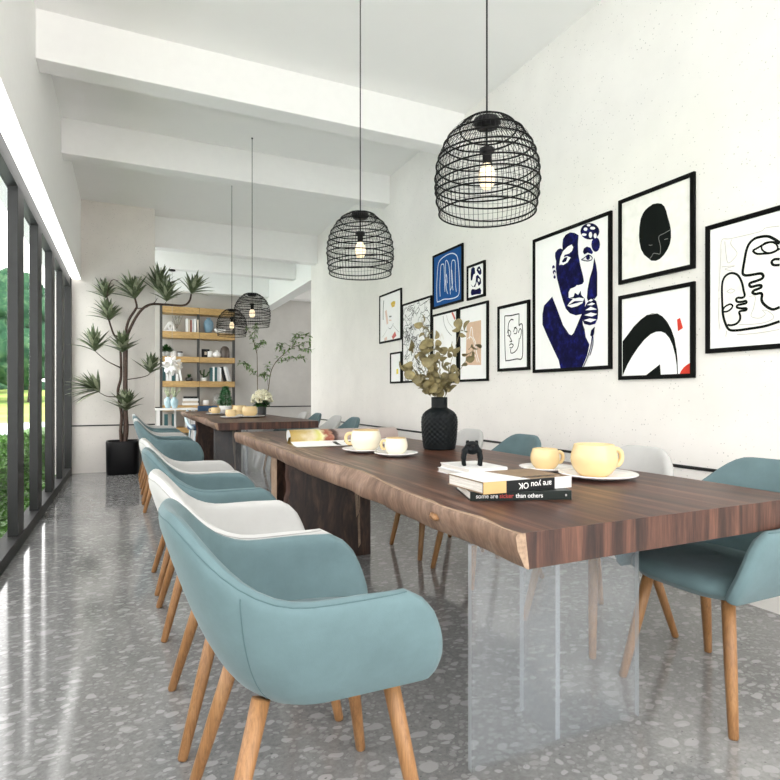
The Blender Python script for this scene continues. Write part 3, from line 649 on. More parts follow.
"H":[["line","ink",0.022,[[0.229,0.839],[0.436,0.825],[0.665,0.827],[0.686,0.805],[0.686,0.658],[0.727,0.674],[0.787,0.649],[0.799,0.444],[0.779,0.183],[0.604,0.171],[0.307,0.159],[0.255,0.196],[0.229,0.544],[0.229,0.839]]],
 ["line","ink",0.022,[[0.512,0.752],[0.436,0.765],[0.359,0.716],[0.342,0.616],[0.372,0.533],[0.436,0.469],[0.457,0.437],[0.393,0.441]]],
 ["line","ink",0.016,[[0.307,0.568],[0.35,0.616],[0.428,0.579],[0.393,0.522],[0.316,0.537]]],
 ["line","ink",0.018,[[0.512,0.573],[0.562,0.629],[0.624,0.604],[0.604,0.546],[0.529,0.552]]],
 ["line","ink",0.018,[[0.529,0.631],[0.604,0.639]]],
 ["line","ink",0.02,[[0.385,0.381],[0.436,0.404],[0.512,0.38],[0.457,0.343],[0.393,0.351]]],
 ["line","ink",0.02,[[0.428,0.329],[0.436,0.268],[0.541,0.273],[0.645,0.327],[0.686,0.413],[0.694,0.471]]],
 ["line","ink",0.018,[[0.665,0.551],[0.718,0.606],[0.767,0.573],[0.747,0.506],[0.718,0.459]]]],}
WORLD, SUN, EXPO = 2.3, 4.6, 1.0
# ------------------------------------------------------------------ the room
XL, XR, ZC = -.58, 2.95, 3.80
struct('floor', MB().box(-.72, 7, -1.4, 13.8, -.12, 0), 'floor')
struct('ceiling', MB().box(-1.0, 3.15, -1.4, 13.8, ZC, ZC + .25), 'ceil')
struct('wall_right', MB().box(XR, XR + .2, -1.4, 9.63, 0, ZC), 'wall')
struct('wall_left', MB().box(-.95, XL, -1.4, 8.9, 2.70, ZC), 'white')
struct('wall_pillar', MB().box(-.90, .37, 8.9, 9.25, 0, ZC), 'pillar')
struct('wall_back', MB().box(-1.0, 7.2, 13.6, 13.8, 0, ZC), 'grey_wall')
struct('wall_annex', MB().box(7.0, 7.2, 9.63, 13.6, 0, 1.2).box(7.0, 7.2, 9.63, 13.6, 2.9, ZC).box(3.15, 7.2, 9.43, 9.63, 0, ZC), 'grey_wall')
struct('ceiling_annex', MB().box(3.15, 7.2, 9.63, 13.8, 3.62, ZC + .25), 'ceil')
struct('wall_alcove', MB().box(-.95, -.70, 9.25, 13.6, 3.5, ZC), 'white')
for k, (y, zb, x0) in enumerate(((4.62, 3.45, XL), (6.33, 3.45, XL), (9.25, 3.33, -.7), (10.61, 3.31, -.7), (12.89, 3.32, -.7))):
    b = MB().box(x0, XR, y, y + .20, zb, ZC, bev=0.006)
    struct('trim_%d' % (k + 1), b, 'white')
struct('trim_6', MB().box(XR, XR + .24, 9.63, 13.6, 3.12, ZC), 'white')
struct('trim_7', MB().box(XR - .008, XR, -1.4, 9.63, .667, .685), 'strip')
struct('trim_8', MB().box(-.70, .37, 8.892, 8.9, .650, .668), 'strip')
struct('trim_9', MB().box(.37, 7, 13.592, 13.6, .785, .81), 'strip')
struct('trim_10', MB().box(3.15, 7, 13.3, 13.6, 3.40, 3.62), 'white')

# the glazed wall on the left: a bay is pane, mullion, top and bottom rail
YS = [-.56, .50, 1.56, 2.62, 3.68, 4.74, 5.73, 6.74, 7.76, 8.90]
for k in range(len(YS) - 1):
    y0, y1 = YS[k], YS[k + 1]
    w = struct('window_%d' % (k + 1), MB().box(-.768, -.760, y0 + .25, y1, .09, 2.57), 'pane')
    MB().box(-.765, -.70, y0, y0 + .25, .09, 2.58, bev=.004).build('mullion', 'frame_dark', w)
    MB().box(-.775, -.70, y0, y1, 2.57, 2.70).build('top_rail', 'frame_dark', w)
    MB().box(-.80, -.69, y0, y1, 0, .09).build('bottom_rail', 'frame_dark', w)
struct('trim_11', MB().box(-.775, -.69, 8.80, 8.9, 0, 2.70), 'frame_dark')

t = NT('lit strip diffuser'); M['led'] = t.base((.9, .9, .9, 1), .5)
t.b.inputs['Emission Color'].default_value = (1, .985, .96, 1); t.b.inputs['Emission Strength'].default_value = 1.4  # soffit's even white glow put in as emission
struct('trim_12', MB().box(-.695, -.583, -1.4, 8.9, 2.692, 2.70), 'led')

# ------------------------------------------------------------------ outdoors
def flat(name, x0, x1, y0, y1, z, m, kind='structure'):
    o = MB().add([(x0, y0, z), (x1, y0, z), (x1, y1, z), (x0, y1, z)], [(0, 1, 2, 3)]).build(name, m)
    o['kind'] = kind
    return o

t = NT('park lawn'); vv = t.coord()
M['lawn'] = t.base(t.ramp(t.noise(vv, .25, 4), [(.35, (.13, .24, .05, 1)), (.65, (.30, .36, .10, 1))]), .9, 0, .1)
t = NT('pond water'); M['water'] = t.base((.46, .515, .53, 1), .4, 0, 0); t.b.inputs['IOR'].default_value = 1.06
t = NT('tree foliage'); vv = t.coord()
M['foliage'] = t.base(t.ramp(t.noise(vv, 1.1, 6, .7), [(.32, (.008, .030, .018, 1)), (.5, (.020, .065, .032, 1)), (.7, (.085, .15, .075, 1))]), .9, 0, .1)
M['hedge_leaf'] = plain('hedge leaf', (.045, .135, .010, 1), .6, var=.6, scale=30)
M['trunk'] = plain('tree trunk', (.07, .045, .03, 1), .9)
flat('lawn', -120, -.95, -40, 160, -.35, 'lawn')
wt = flat('pond', -30, -2.6, -30, 34, -.30, 'water')
M['paving'] = plain('pale stone paving', (.74, .73, .71, 1), .8)  # pale tone for the added, unseen bounce surfaces
flat('terrace', -2.6, 12, -30, -1.4, -.12, 'paving')  # unseen ground behind the camera, added to bounce daylight into the room
flat('gravel_border', -2.6, -.95, -1.4, 20, -.34, 'paving')  # added strip hidden by the hedge, bounces neutral daylight indoors
MB().grid([[(x, y, -.3 + 2.6 * smooth(30, 110, y) + .15 * noise.noise(Vector((x * .1, y * .1, 0)))) for x in range(-110, 20, 6)] for y in [30 + 4 * q for q in range(25)]]).build('far_bank', 'lawn')['kind'] = 'structure'
bm_ = MB()
n = 0
for (x, y, r, h, lab) in ((-7.5, 58, 4.6, 9, 'nearest green park tree on the bank, behind the second window gap'), (-15.5, 74, 6.2, 13, 'broad dark green park tree filling the leftmost window gap'),
                          (-12.5, 98, 7, 14, 'taller far park tree behind the nearest one'), (-23, 118, 8, 15, 'farthest park tree at the left edge of the view outside')):
    tr = thing('park_tree', lab, 'tree', (x, y, -.3 + 2.4 * smooth(30, 110, y)), 0, 'trees beyond the pond')
    mb = MB()
    for j in range(7):
        a = random.uniform(0, 6.28); q = random.uniform(.1, .55) * r
        mb.blob((math.cos(a) * q, math.sin(a) * q, h * random.uniform(.35, .85)), r * .6, r * .6, h * .24, 22, 14, 0, .5, 2.6, j + x)
    mb.build('crown', 'foliage', tr)
    MB().tube([(0, 0, 0), (.1, 0, h * .3), (0, 0, h * .6)], [.4, .3, .2], 8).build('trunk', 'trunk', tr)
bb = MB()
for i in range(40):
    y = 83 + random.uniform(0, 4); x = -46 + i * 1.3
    bb.blob((x, y, 1.7), 1.8, 1.4, random.uniform(.9, 2.0), 12, 8, 0, .5, 2.5, i)
tag(bb.build('shrubbery', 'foliage'), kind='stuff', label='low green shrubs along the far bank of the pond', cat='shrubs')
hedge = thing('clipped_hedge', 'low clipped green hedge outside along the glazed wall', 'hedge', (-1.42, 4, -.35))
MB().box(-.38, .38, -8, 9.5, 0, .78, bev=.06).build('hedge_body', 'hedge_leaf', hedge)
hb = MB(); rr = random.Random(3)
for i in range(9500):
    y = rr.uniform(-2.5, 6.5)
    if rr.random() < .5:
        p = Vector((rr.uniform(-.4, .4), y, .78 + rr.uniform(-.02, .05))); nn = Vector((0, 0, 1))
    else:
        p = Vector((.38 + rr.uniform(-.02, .05), y, rr.uniform(.1, .8))); nn = Vector((1, 0, 0))
    d = Vector((rr.uniform(-1, 1), rr.uniform(-1, 1), rr.uniform(-1, 1))) + nn * .8; d.normalize()
    w = d.cross(Vector((rr.uniform(-1, 1), rr.uniform(-1, 1), rr.uniform(-1, 1)))).normalized() * .011
    hb.add([p - d * .01, p + d * .02 + w, p + d * .05, p + d * .02 - w], [(0, 1, 2, 3)])
hb.build('hedge_leaves', 'hedge_leaf', hedge)['kind'] = 'stuff'

# ------------------------------------------------------------------ armchairs
def chair_pt(s, t):
    a = abs(s)
    W = .212 + .066 * (1 - (1 - t) ** 2.3)
    xk = -.136 - .189 * t ** .62
    xb = .03
    ft = [(0, .268), (.05, .274), (.14, .278), (.26, .278), (.42, .271), (.58, .259), (.74, .241), (.88, .214), (1, .165)]
    for (t0, x0), (t1, x1) in zip(ft, ft[1:]):
        if t <= t1 + 1e-9:
            xf = x0 + (x1 - x0) * (t - t0) / (t1 - t0); break
    h = .668 + .174 * (1 - smooth(.08, .47, a)) ** 1.15 - .004 * smooth(.6, 1, a)
    z = .438 + (h - .438) * t
    if a < .52:
        ph = a / .52 * PI / 2
        x = xb - (xb - xk) * math.cos(ph) ** .85
        y = W * math.sin(ph) ** .85
    else:
        k = (a - .52) / .48
        x = xb + (xf - xb) * k
        y = W - .012 * k * k * t
    return Vector((x, y if s >= 0 else -y, z))


def make_chair(label, kind, fab, thread):
    root = thing('dining_armchair', label, 'chair')
    S = [-1 + 2 * k / 56 for k in range(57)]
    S = sorted(set(S + [-.995, -.985, .985, .995, -.955, .955]))
    T = [0, .05, .1, .17, .25, .34, .44, .54, .64, .74, .82, .89, .94, .97, .99, 1]
    mid = [[chair_pt(s, t) for s in S] for t in T]
    th = .044
    out, inn = [], []
    for j, tt in enumerate(T):
        ro, ri = [], []
        for k, s in enumerate(S):
            a = mid[j][min(k + 1, len(S) - 1)] - mid[j][max(k - 1, 0)]
            b = mid[min(j + 1, len(T) - 1)][k] - mid[max(j - 1, 0)][k]
            nrm = a.cross(b)
            if nrm.length < 1e-9:
                nrm = Vector((-1, 0, 0))
            nrm.normalize()
            c = Vector((0.08, 0, mid[j][k].z)) - mid[j][k]
            if nrm.dot(c) > 0:
                nrm = -nrm
            e = math.sqrt(max(0, 1 - max(0, (tt - .88) / .12) ** 2)) * math.sqrt(max(0, 1 - max(0, (abs(s) - .93) / .07) ** 2))
            ro.append(mid[j][k] + nrm * th / 2 * e); ri.append(mid[j][k] - nrm * th / 2 * e)
        out.append(ro); inn.append(ri)
    sh = MB().grid(out).grid([r[::-1] for r in inn])
    sh.build('backrest_shell', fab, root)
    # seat pad
    def ring(sc, z):
        r = []
        for k in range(40):
            a = 2 * PI * k / 40
            ca, sa = math.cos(a), math.sin(a)
            e = 2 / 3.6
            x = math.copysign(abs(ca) ** e, ca); y = math.copysign(abs(sa) ** e, sa)
            xx = (.284 * x if x > 0 else .150 * x)
            r.append((xx * (sc + .12 * (1 - sc) * smooth(0, .7, sc) if x > 0 else sc), .236 * y * sc * (1 - (0 if x > 0 else .16 * -x)), z - .012 * (x if x > 0 else 0) * (1 if z > .45 else -.5)))
        return r
    sd = MB().grid([ring(*q) for q in ((.0, .396), (.5, .397), (.74, .402), (.88, .414), (.955, .432), (1.0, .458), (.99, .480), (.94, .495), (.80, .504), (.5, .509), (.0, .511))], wrap=True)
    sd.build('seat', fab, root)
    rim = [out[-1][k] + Vector((0, 0, .001)) for k in range(len(S))]
    MB().tube([out[-3][k] for k in range(3, len(S) - 3)], .0015, 6).build('piping', thread, root)
    for sg in (-1, 1):
        pts = []
        for j in range(1, 28):
            tt = j / 28 * .95
            ss = sg * (.265 + .065 * tt)
            p = chair_pt(ss, tt); a_ = chair_pt(ss + .01, tt) - chair_pt(ss - .01, tt); b_ = chair_pt(ss, min(1, tt + .02)) - chair_pt(ss, max(0, tt - .02))
            nn = a_.cross(b_).normalized()
            if nn.dot(Vector((.08, 0, p.z)) - p) > 0:
                nn = -nn
            pts.append(p + nn * (th / 2 * math.sqrt(max(0, 1 - max(0, (tt - .88) / .12) ** 2)) - .0006))
        MB().tube(pts, .0016, 5).build('seam', thread, root)
    for sx in (-1, 1):
        for sy in (-1, 1):
            a = Vector((.178 if sx > 0 else -.130, .155 * sy, .425)); b = Vector((.25 * sx, .222 * sy, 0))
            MB().tube([a, a.lerp(b, .5), a.lerp(b, .985), b], [.0215, .0195, .0150, .0125], 14).build('leg', 'oak', root)
    return root


protoT = make_chair('teal', 't', 'teal', 'teal_dark')
protoW = make_chair('white', 'w', 'whitefab', 'grey_dark')
used = {'t': False, 'w': False}
def place(kind, x, y, rz, label, group):
    p = protoT if kind == 't' else protoW
    if not used[kind]:
        used[kind] = True; c = p
    else:
        c = copy_tree(p)
    c.location = (x, y, 0); c.rotation_euler = (0, 0, rz)
    c['label'] = label; c['group'] = group
ORD = ['nearest the camera, its open side to the room', 'second', 'third', 'fourth']
G1, G2 = 'armchairs around the near table', 'armchairs around the far table'
place('t', .402, 1.405, -.02, 'teal velvet armchair in the foreground, nearest chair left of the near table', G1)
place('w', .400, 2.020, 0, 'white armchair left of the near table, right behind the foreground teal chair', G1)
place('t', .398, 2.914, 0, 'teal armchair left of the near table, third chair from the camera', G1)
place('w', .398, 3.549, 0, 'white armchair at the far left corner of the near table, fourth in the row', G1)
place('t', 2.000, 1.387, PI + .0, 'teal armchair at the right edge of the photo, under the near table end', G1)
place('w', 2.002, 1.990, PI, 'white armchair on the wall side behind the large yellow cup', G1)
place('t', 2.000, 2.895, PI, 'teal wall-side armchair, its back showing above the small yellow cup', G1)
place('w', 2.002, 3.515, PI, 'white armchair on the wall side, just right of the black vase', G1)
place('t', .395, 5.910, 0, 'teal armchair left of the far table, nearest of its row', G2)
place('w', .395, 6.520, 0, 'white armchair left of the far table, second of its row', G2)
place('t', .395, 7.410, 0, 'teal armchair left of the far table, third of its row', G2)
place('w', .395, 8.050, 0, 'white armchair left of the far table, last of its row beside the planter', G2)
place('t', 2.010, 5.890, PI, 'teal armchair right of the far table, behind the cream cup and nearest of its row', G2)
place('w', 2.010, 6.480, PI, 'white armchair right of the far table, second of its row', G2)
place('t', 2.060, 7.400, PI, 'teal armchair right of the far table, third of its row by the wall end', G2)
place('w', 2.060, 8.020, PI, 'white armchair right of the far table, last of its row by the wall end', G2)

# ------------------------------------------------------------------ tables
def make_table(label, loc, W, L, zt, th, legs, seed):
    root = thing('dining_table', label, 'table', loc)
    n = 60
    lt, lb, lm, rt = [], [], [], []
    for k in range(n + 1):
        y = L * k / n
        wob = .006 * math.sin(y * 2.3 + seed) + .006 * math.sin(y * 5.1 + 1.3 * seed) + .010 * noise.noise(Vector((y * 4, seed, 0)))
        wob *= smooth(0, .25, y) * .9 + .1
        bump = .070 * math.exp(-((y - 1.25) / .46) ** 2) + .016 * smooth(2.6, 4, y)
        dr = .018 * noise.noise(Vector((y * 5, seed + 4, 1)))
        lt.append((wob + bump, y)); lm.append((wob * .8 + .006 + dr * .3 + bump * .5, y)); lb.append((.022 + wob * .8 + dr * .7 + bump * .12 + .006, y))
        rt.append((W + .012 * math.sin(y * 1.7) - .05 * smooth(.5, 1.6, y) + .01 * math.sin(y * 4), y))
    zb = zt - th
    mb = MB()
    top = [(x + .006, y, zt) for x, y in lt]; e1 = [(x, y, zt - .008) for x, y in lt]; e2 = [(x, y, zt - th * .45) for x, y in lm]; e3 = [(x, y, zb + .006) for x, y in lb]; e4 = [(x + .01, y, zb) for x, y in lb]
    rtop = [(x, y, zt) for x, y in rt]; rbot = [(x, y, zb) for x, y in rt]
    mb.grid([[top[k], tuple(Vector(top[k]).lerp(Vector(rtop[k]), .5)), rtop[k]] for k in range(n + 1)], 0, smooth=False)
    mb.grid([rtop, rbot], 0)
    mb.grid([[rbot[k], e4[k]] for k in range(n + 1)], 0, smooth=False)
    lip = [(top[k][0] + .006 + (.014 + .11 * smooth(3.1, 3.9, top[k][1])) * (noise.noise(Vector((top[k][1] * 7, seed, 9))) + .6), top[k][1], zt + .0004) for k in range(n + 1)]
    mb.grid([e4, e3, e2, e1, top], 1)
    mb.grid([top, lip], 3)
    for k, rev in ((0, False), (n, True)):                          # end grain, a pale sapwood wedge by the natural edge
        A = [top[k], e1[k], e2[k], e3[k], e4[k]]
        c1 = Vector(top[k]) + Vector((.024, 0, 0)); c2 = Vector(e4[k]) + Vector((.004, 0, 0))
        f1 = A + [c2, c1]; f2 = [c1, c2, rbot[k], rtop[k]]
        if rev:
            f1, f2 = f1[::-1], f2[::-1]
        mb.add(f1, [tuple(range(len(f1)))], 3); mb.add(f2, [tuple(range(4))], 2)
    mb.build('tabletop', ['walnut', 'live', 'walnut_end', 'sapcut'], root)
    g0, w0 = legs
    zl = zb
    # acrylic leg: a plate across and a plate along
    def plate(x0, x1, y0, y1):
        m = MB()
        v = [(x, y, z) for z in (0, zl) for x, y in ((x0, y0), (x1, y0), (x1, y1), (x0, y1))]
        big = [(0, 1, 5, 4), (2, 3, 7, 6)] if x1 - x0 > y1 - y0 else [(1, 2, 6, 5), (3, 0, 4, 7)]
        edge = [f for f in ((0, 1, 5, 4), (1, 2, 6, 5), (2, 3, 7, 6), (3, 0, 4, 7)) if f not in big] + [(4, 5, 6, 7)]
        m.add(v, big, 0); m.add(v, edge, 1)
        return m
    x0 = .034
    plate(x0, x0 + .675, g0, g0 + .018).build('glass_panel', ['table_glass', 'glass_edge'], root)
    plate(x0 + .328, x0 + .346, g0 + .019, g0 + .20).build('glass_panel', ['table_glass', 'glass_edge'], root)
    # walnut leg: rough slab across, second slab behind
    mb = MB(); rows = []
    for j in range(15):
        z = zl * j / 14
        q = .02 * noise.noise(Vector((z * 9, seed, 3))) - .035 * smooth(.5, 0, z)
        xa = .055 + q
        rows.append([(xa + .02, w0, z), (xa, w0 + .03, z), (xa + .02, w0 + .075, z), (.645, w0 + .075, z), (.645, w0, z)])
    mb.grid([[r[0], r[1], r[2]] for r in rows], 1)
    mb.grid([[r[4], r[0]] for r in rows], 0, smooth=False); mb.grid([[r[2], r[3]] for r in rows], 0, smooth=False); mb.grid([[r[3], r[4]] for r in rows], 0, smooth=False)
    xs = .555
    for (za, zz, ww, xo) in ((.05, .30, .016, 0), (.26, .44, .022, -.016), (.40, .62, .018, -.026), (.46, .64, .008, .004), (.30, .5, .007, .006)):
        mb.add([(xs + xo, w0 - .001, za), (xs + xo + ww, w0 - .001, za + .03), (xs + xo + ww * .6, w0 - .001, zz), (xs + xo - ww * .3, w0 - .001, zz - .04)], [(0, 1, 2, 3)], 2)
    mb.build('leg_slab', ['walnut_leg', 'walnut_end', 'sapcut'], root)
    m2 = MB()
    m2.add([(.165, w0 + .70, 0), (.62, w0 + .70, 0), (.62, w0 + .70, zl), (.165, w0 + .70, zl)], [(0, 1, 2, 3)], 0)
    m2.add([(.165, w0 + .70, 0), (.165, w0 + .70, zl), (.165, w0 + .88, zl), (.165, w0 + .88, 0)], [(0, 1, 2, 3)], 1)
    m2.add([(.62, w0 + .70, 0), (.62, w0 + .70, zl), (.62, w0 + .88, zl), (.62, w0 + .88, 0)], [(0, 1, 2, 3)], 0)
    m2.add([(.165, w0 + .88, 0), (.62, w0 + .88, 0), (.62, w0 + .88, zl), (.165, w0 + .88, zl)], [(0, 1, 2, 3)], 0)
    m2.build('leg_slab', ['walnut_leg', 'sapcut'], root)
    return root


TZ, TZ2 = .7525, .815
tab = make_table('long live-edge walnut table in the foreground on a clear acrylic leg', (.872, 1.135, 0), 1.205, 4.10, TZ, .0925, (.248, 2.435), 1.0)
kn = MB().blob((0, 0, 0), .010, .030, .012, 12, 8, 0, .35, 3, 2).blob((-.003, 0, 0), .008, .012, .006, 10, 6, 1)
k_ = kn.build('knot', ['oak', 'soil'], tab); k_.location = (.006, .42, TZ - .040)
tab2 = make_table('walnut slab table standing behind, with flowers and a small tree on it', (.775, 5.72, 0), 1.06, 4.08, TZ2, .072, (.28, 2.15), 4.0)
# ------------------------------------------------------------------ pendant lamps
def make_lamp(label, loc, seed):
    R, Hh = .19, .345                                            # widest radius and height of the wire shade
    root = thing('pendant_lamp', label, 'lamp', loc, 0, 'black wire pendant lamps')   # origin at the top of the shade
    def rad(q):                                                  # q: 0 at top, 1 at the lower rim
        tb = [(0, .30), (.05, .46), (.12, .62), (.22, .775), (.35, .90), (.5, .975), (.66, 1.0), (.84, .975), (1, .915)]
        for (a0, r0), (a1, r1) in zip(tb, tb[1:]):
            if q <= a1 + 1e-9:
                return R * (r0 + (r1 - r0) * (q - a0) / (a1 - a0))
        return R * .915
    sh = MB()
    for k in range(60):
        a = 2 * PI * k / 60
        sh.tube([(rad(q) * math.cos(a), rad(q) * math.sin(a), -Hh * q) for q in [j / 20 for j in range(21)]], .00105, 4, caps=False)
    for j in range(16):
        q = .05 + .92 * j / 15
        rr_, zz = rad(q), -Hh * q
        sh.tube([(rr_ * math.cos(a), rr_ * math.sin(a), zz + .006 * math.sin(a * 2 + j)) for a in [2 * PI * i / 48 for i in range(48)]], .0007, 4, closed=True)
    shade = sh.build('wire_shade', 'wire', root)
    rg = random.Random(seed)
    for j in range(10):
        q = .08 + .92 * j / 9
        ph = rg.uniform(0, 6.28); tl = (.0 if j == 9 else .045) * rg.uniform(.4, 1)
        pts = []
        for i in range(56):
            a = 2 * PI * i / 56
            qq = min(1, q + tl * math.sin(a + ph))
            pts.append(((rad(qq) + .002) * math.cos(a), (rad(qq) + .002) * math.sin(a), -Hh * qq))
        MB().tube(pts, .0032, 6, closed=True).build('hoop', 'wire', shade)
    MB().lathe([(.040, -.030), (.052, -.012), (.046, .000), (.012, .006)], 28).build('top_cap', 'black', root)
    top = ZC - loc[2]
    MB().tube([(0, 0, -.13), (0, 0, top)], .0033, 8).build('cord', 'black', root)
    MB().lathe([(.009, top - .012), (.009, top - .001)], 16).build('ceiling_rose', 'black', root)
    MB().lathe([(.016, -.165), (.016, -.125), (.027, -.122), (.027, -.108), (.01, -.104)], 20).build('socket', 'black', root)
    MB().lathe([(.001, -.258), (.016, -.254), (.027, -.238), (.031, -.215), (.028, -.19), (.018, -.172), (.015, -.163)], 22).build('bulb', 'bulb', root)
    return root


make_lamp('black wire pendant lamp nearest the camera, biggest in the photo', (1.20, 1.73, 2.110), 1)
make_lamp('black wire pendant lamp second from the camera, over the middle of the near table', (1.205, 2.985, 2.130), 2)
make_lamp('black wire pendant lamp over the far table, the higher and larger of the far two', (1.195, 6.00, 2.160), 3)
make_lamp('black wire pendant lamp over the far table, lower and farthest, in front of the bookshelf', (1.228, 7.47, 2.195), 4)

# ------------------------------------------------------------------ pictures on the right wall
XF = 2.931
INFO = {'woman': ('large framed blue and white portrait of a face leaning on a hand', .030, 'portrait'),
        'head': ('framed print of a black oval head with thin face lines', .030, 'abstract'),
        'arch': ('framed print of a bold black arch with red accents', .030, 'abstract'),
        'faces': ('wide framed ink line drawing of two facing profiles, rightmost picture', .030, 'drawing'),
        'A': ('framed faint pastel line face, leftmost picture on the wall', .026, 'print'),
        'B': ('smallest narrow frame with a yellow spot, low at the left', .026, 'print'),
        'C': ('framed print filled with crowded thin black line figures', .026, 'print'),
        'D': ('framed blue print with white finger-like outlines', .026, 'print'),
        'E': ('small framed print of dark navy shapes, right of the blue print', .026, 'print'),
        'F': ('framed white print with faint lines and red corner strokes, behind the eucalyptus', .026, 'print'),
        'G': ('framed print with a peach rectangle and white outlines', .026, 'print'),
        'H': ('framed black one-line face in a rounded rectangle, left of the large blue portrait', .030, 'print')}
for key, (yl, yr, zb, zt) in FRAMES.items():
    yl, yr, zb, zt = yl * 1.0046, yr * 1.0046, CAM_H + (zb - CAM_H) * 1.0046, CAM_H + (zt - CAM_H) * 1.0046
    lab, bw, _ = INFO[key]
    bw *= .84; yr += .006
    root = thing('framed_picture', lab, 'picture', (XF, (yl + yr) / 2, zb), 0, 'framed pictures on the gallery wall')
    W, Hh = yl - yr, zt - zb
    fb = MB()
    y0, y1 = -W / 2, W / 2
    fb.box(0, .0185, y0, y1, 0, bw).box(0, .0185, y0, y1, Hh - bw, Hh).box(0, .0185, y0, y0 + bw, bw, Hh - bw).box(0, .0185, y1 - bw, y1, bw, Hh - bw)
    fb.build('frame', 'frame_black', root)
    MB().box(.008, .017, y0 + bw, y1 - bw, bw, Hh - bw).build('print_sheet', 'headpaper' if key == 'head' else 'paper', root)
    mats, art = [], MB()
    def mi(c):
        c = {'white': 'white_ink'}.get(c, c)
        if c not in mats:
            mats.append(c)
        return mats.index(c)
    clip = lambda p: (min(y1 - bw, max(y0 + bw, y1 - p[0] * W)), min(Hh - bw, max(bw, p[1] * Hh)))
    for n_, (kd, c, w, pts) in enumerate(ART.get(key, [])):
        x = .0077 - .0002 * n_ * (24 / max(24, len(ART[key])))
        q = [clip(p) for p in pts]
        if kd == 'poly':
            if key == 'D':
                q = [(y1 - bw, Hh - bw), (y0 + bw, Hh - bw), (y0 + bw, bw), (y1 - bw, bw)]
            art.add([(x, a, b) for a, b in q], [tuple(range(len(q)))], mi(c))
        else:
            cc = [Vector((a, b, 0)) for a, b in q]
            if len(cc) > 2:
                cc = catmull(cc, 5)
            ww = w * min(W, .56) * (.72 if key == 'faces' and c == 'ink' else .5)
            L_, R_ = [], []
            for i, p in enumerate(cc):
                d = cc[min(i + 1, len(cc) - 1)] - cc[max(i - 1, 0)]
                if d.length < 1e-7:
                    d = Vector((1, 0, 0))
                d.normalize(); nn = Vector((-d.y, d.x, 0)) * ww
                for S_, e in ((L_, p + nn), (R_, p - nn)):
                    S_.append((x, min(y1 - bw, max(y0 + bw, e.x)), min(Hh - bw, max(bw, e.y))))
            art.grid([L_, R_], mi(c), smooth=False)
    if art.v:
        art.build('printed_drawing', mats, root)

# ------------------------------------------------------------------ cups and saucers
def cup(label, x, y, z, w, h, rz, body, group, rim=None, ck='cup'):
    root = thing('coffee_cup', label, 'cup', (x, y, z), rz, group)
    r = w / 2
    pr = [(.55, 0), (.60, .02), (.74, .10), (.90, .25), (.985, .42), (1.0, .55), (.97, .72), (.90, .88), (.865, .97), (.855, 1.0), (.83, 1.005), (.80, .98), (.83, .85), (.90, .6), (.88, .40), (.7, .15), (.0, .10)]
    MB().lathe([(r * a, h * b) for a, b in pr], 44).build('cup_body', body, root)
    hp = [(r * .90, 0, h * .80), (r * 1.08, 0, h * .83), (r * 1.27, 0, h * .72), (r * 1.29, 0, h * .50), (r * 1.14, 0, h * .34), (r * .92, 0, h * .34)]
    MB().tube(catmull(hp, 5), h * .085, 10).build('handle', 'cup', root)
    if rim:
        MB().lathe([(r * .868, h * .955), (r * .862, h * 1.004), (r * .835, h * 1.012), (r * .80, h * .98), (r * .815, h * .90)], 44, closed_bottom=False).build('rim', rim, root)
    MB().lathe([(r * .80, h * .80), (.001, h * .80)], 36, closed_bottom=False).build('coffee', 'coffee', root)
    return root


def saucer(label, x, y, z, w, group):
    r = w / 2
    o = MB().lathe([(.30 * r, 0), (.52 * r, .001), (.56 * r, .005), (.80 * r, .010), (1.0 * r, .019), (1.0 * r, .023), (.985 * r, .024), (.8 * r, .017), (.5 * r, .011), (.001, .010)], 48).build('saucer', 'porcelain')
    o.location = (x, y, z)
    return tag(o, label, 'saucer', group)


SZ = .0105
GC, GS = 'cups on the near table', 'saucers on the near table'
saucer('largest white saucer, under the large yellow cup on the right of the near table', 1.765, 1.752, TZ, .315, GS)
cup('large yellow cup on a white saucer at the right of the near table', 1.748, 1.755, TZ + SZ, .186, .130, -.30, 'cup', GC)
saucer('white saucer under the small yellow cup behind the stacked books', 1.712, 2.005, TZ, .24, GS)
cup('small yellow cup behind the stacked books on the near table', 1.700, 2.000, TZ + SZ, .128, .092, -.35, 'cup', GC)
saucer('white saucer under the big cream cup beside the magazine', 1.300, 3.13, TZ, .285, GS)
cup('big cream cup beside the open magazine', 1.300, 3.13, TZ + SZ, .185, .122, 2.75, 'cup_cream', GC, 'cup_rim')
saucer('white saucer under the little cream cup left of the black vase', 1.366, 2.85, TZ, .245, GS)
cup('little cream cup left of the black vase', 1.368, 2.852, TZ + SZ, .130, .092, 2.75, 'cup_cream', GC, 'cup_rim')
GC2, GS2 = 'cups on the far table', 'saucers on the far table'
saucer('wide white saucer under the large yellow cup on the far table', 1.365, 6.98, TZ2, .36, GS2)
cup('large yellow cup on the far table, in front of the flower vase', 1.360, 6.98, TZ2 + SZ, .187, .122, 1.2, 'cup', GC2)
saucer('white saucer under the small yellow cup nearest the far table edge', 1.105, 6.80, TZ2, .24, GS2)
cup('small yellow cup on the far table, left of the large one and nearest the edge', 1.105, 6.80, TZ2 + SZ, .130, .092, .2, 'cup', GC2)
saucer('white saucer under the leftmost yellow cup of the far table', 1.095, 8.05, TZ2, .24, GS2)
cup('leftmost small yellow cup on the far table, beside the white tree pot', 1.105, 8.05, TZ2 + SZ, .132, .088, 2.8, 'cup', GC2)
saucer('white saucer under the tall yellow cup before the little tree on the far table', 1.335, 7.50, TZ2, .27, GS2)
cup('tall yellow cup just before the white tree pot on the far table', 1.335, 7.50, TZ2 + SZ, .185, .125, .3, 'cup', GC2)

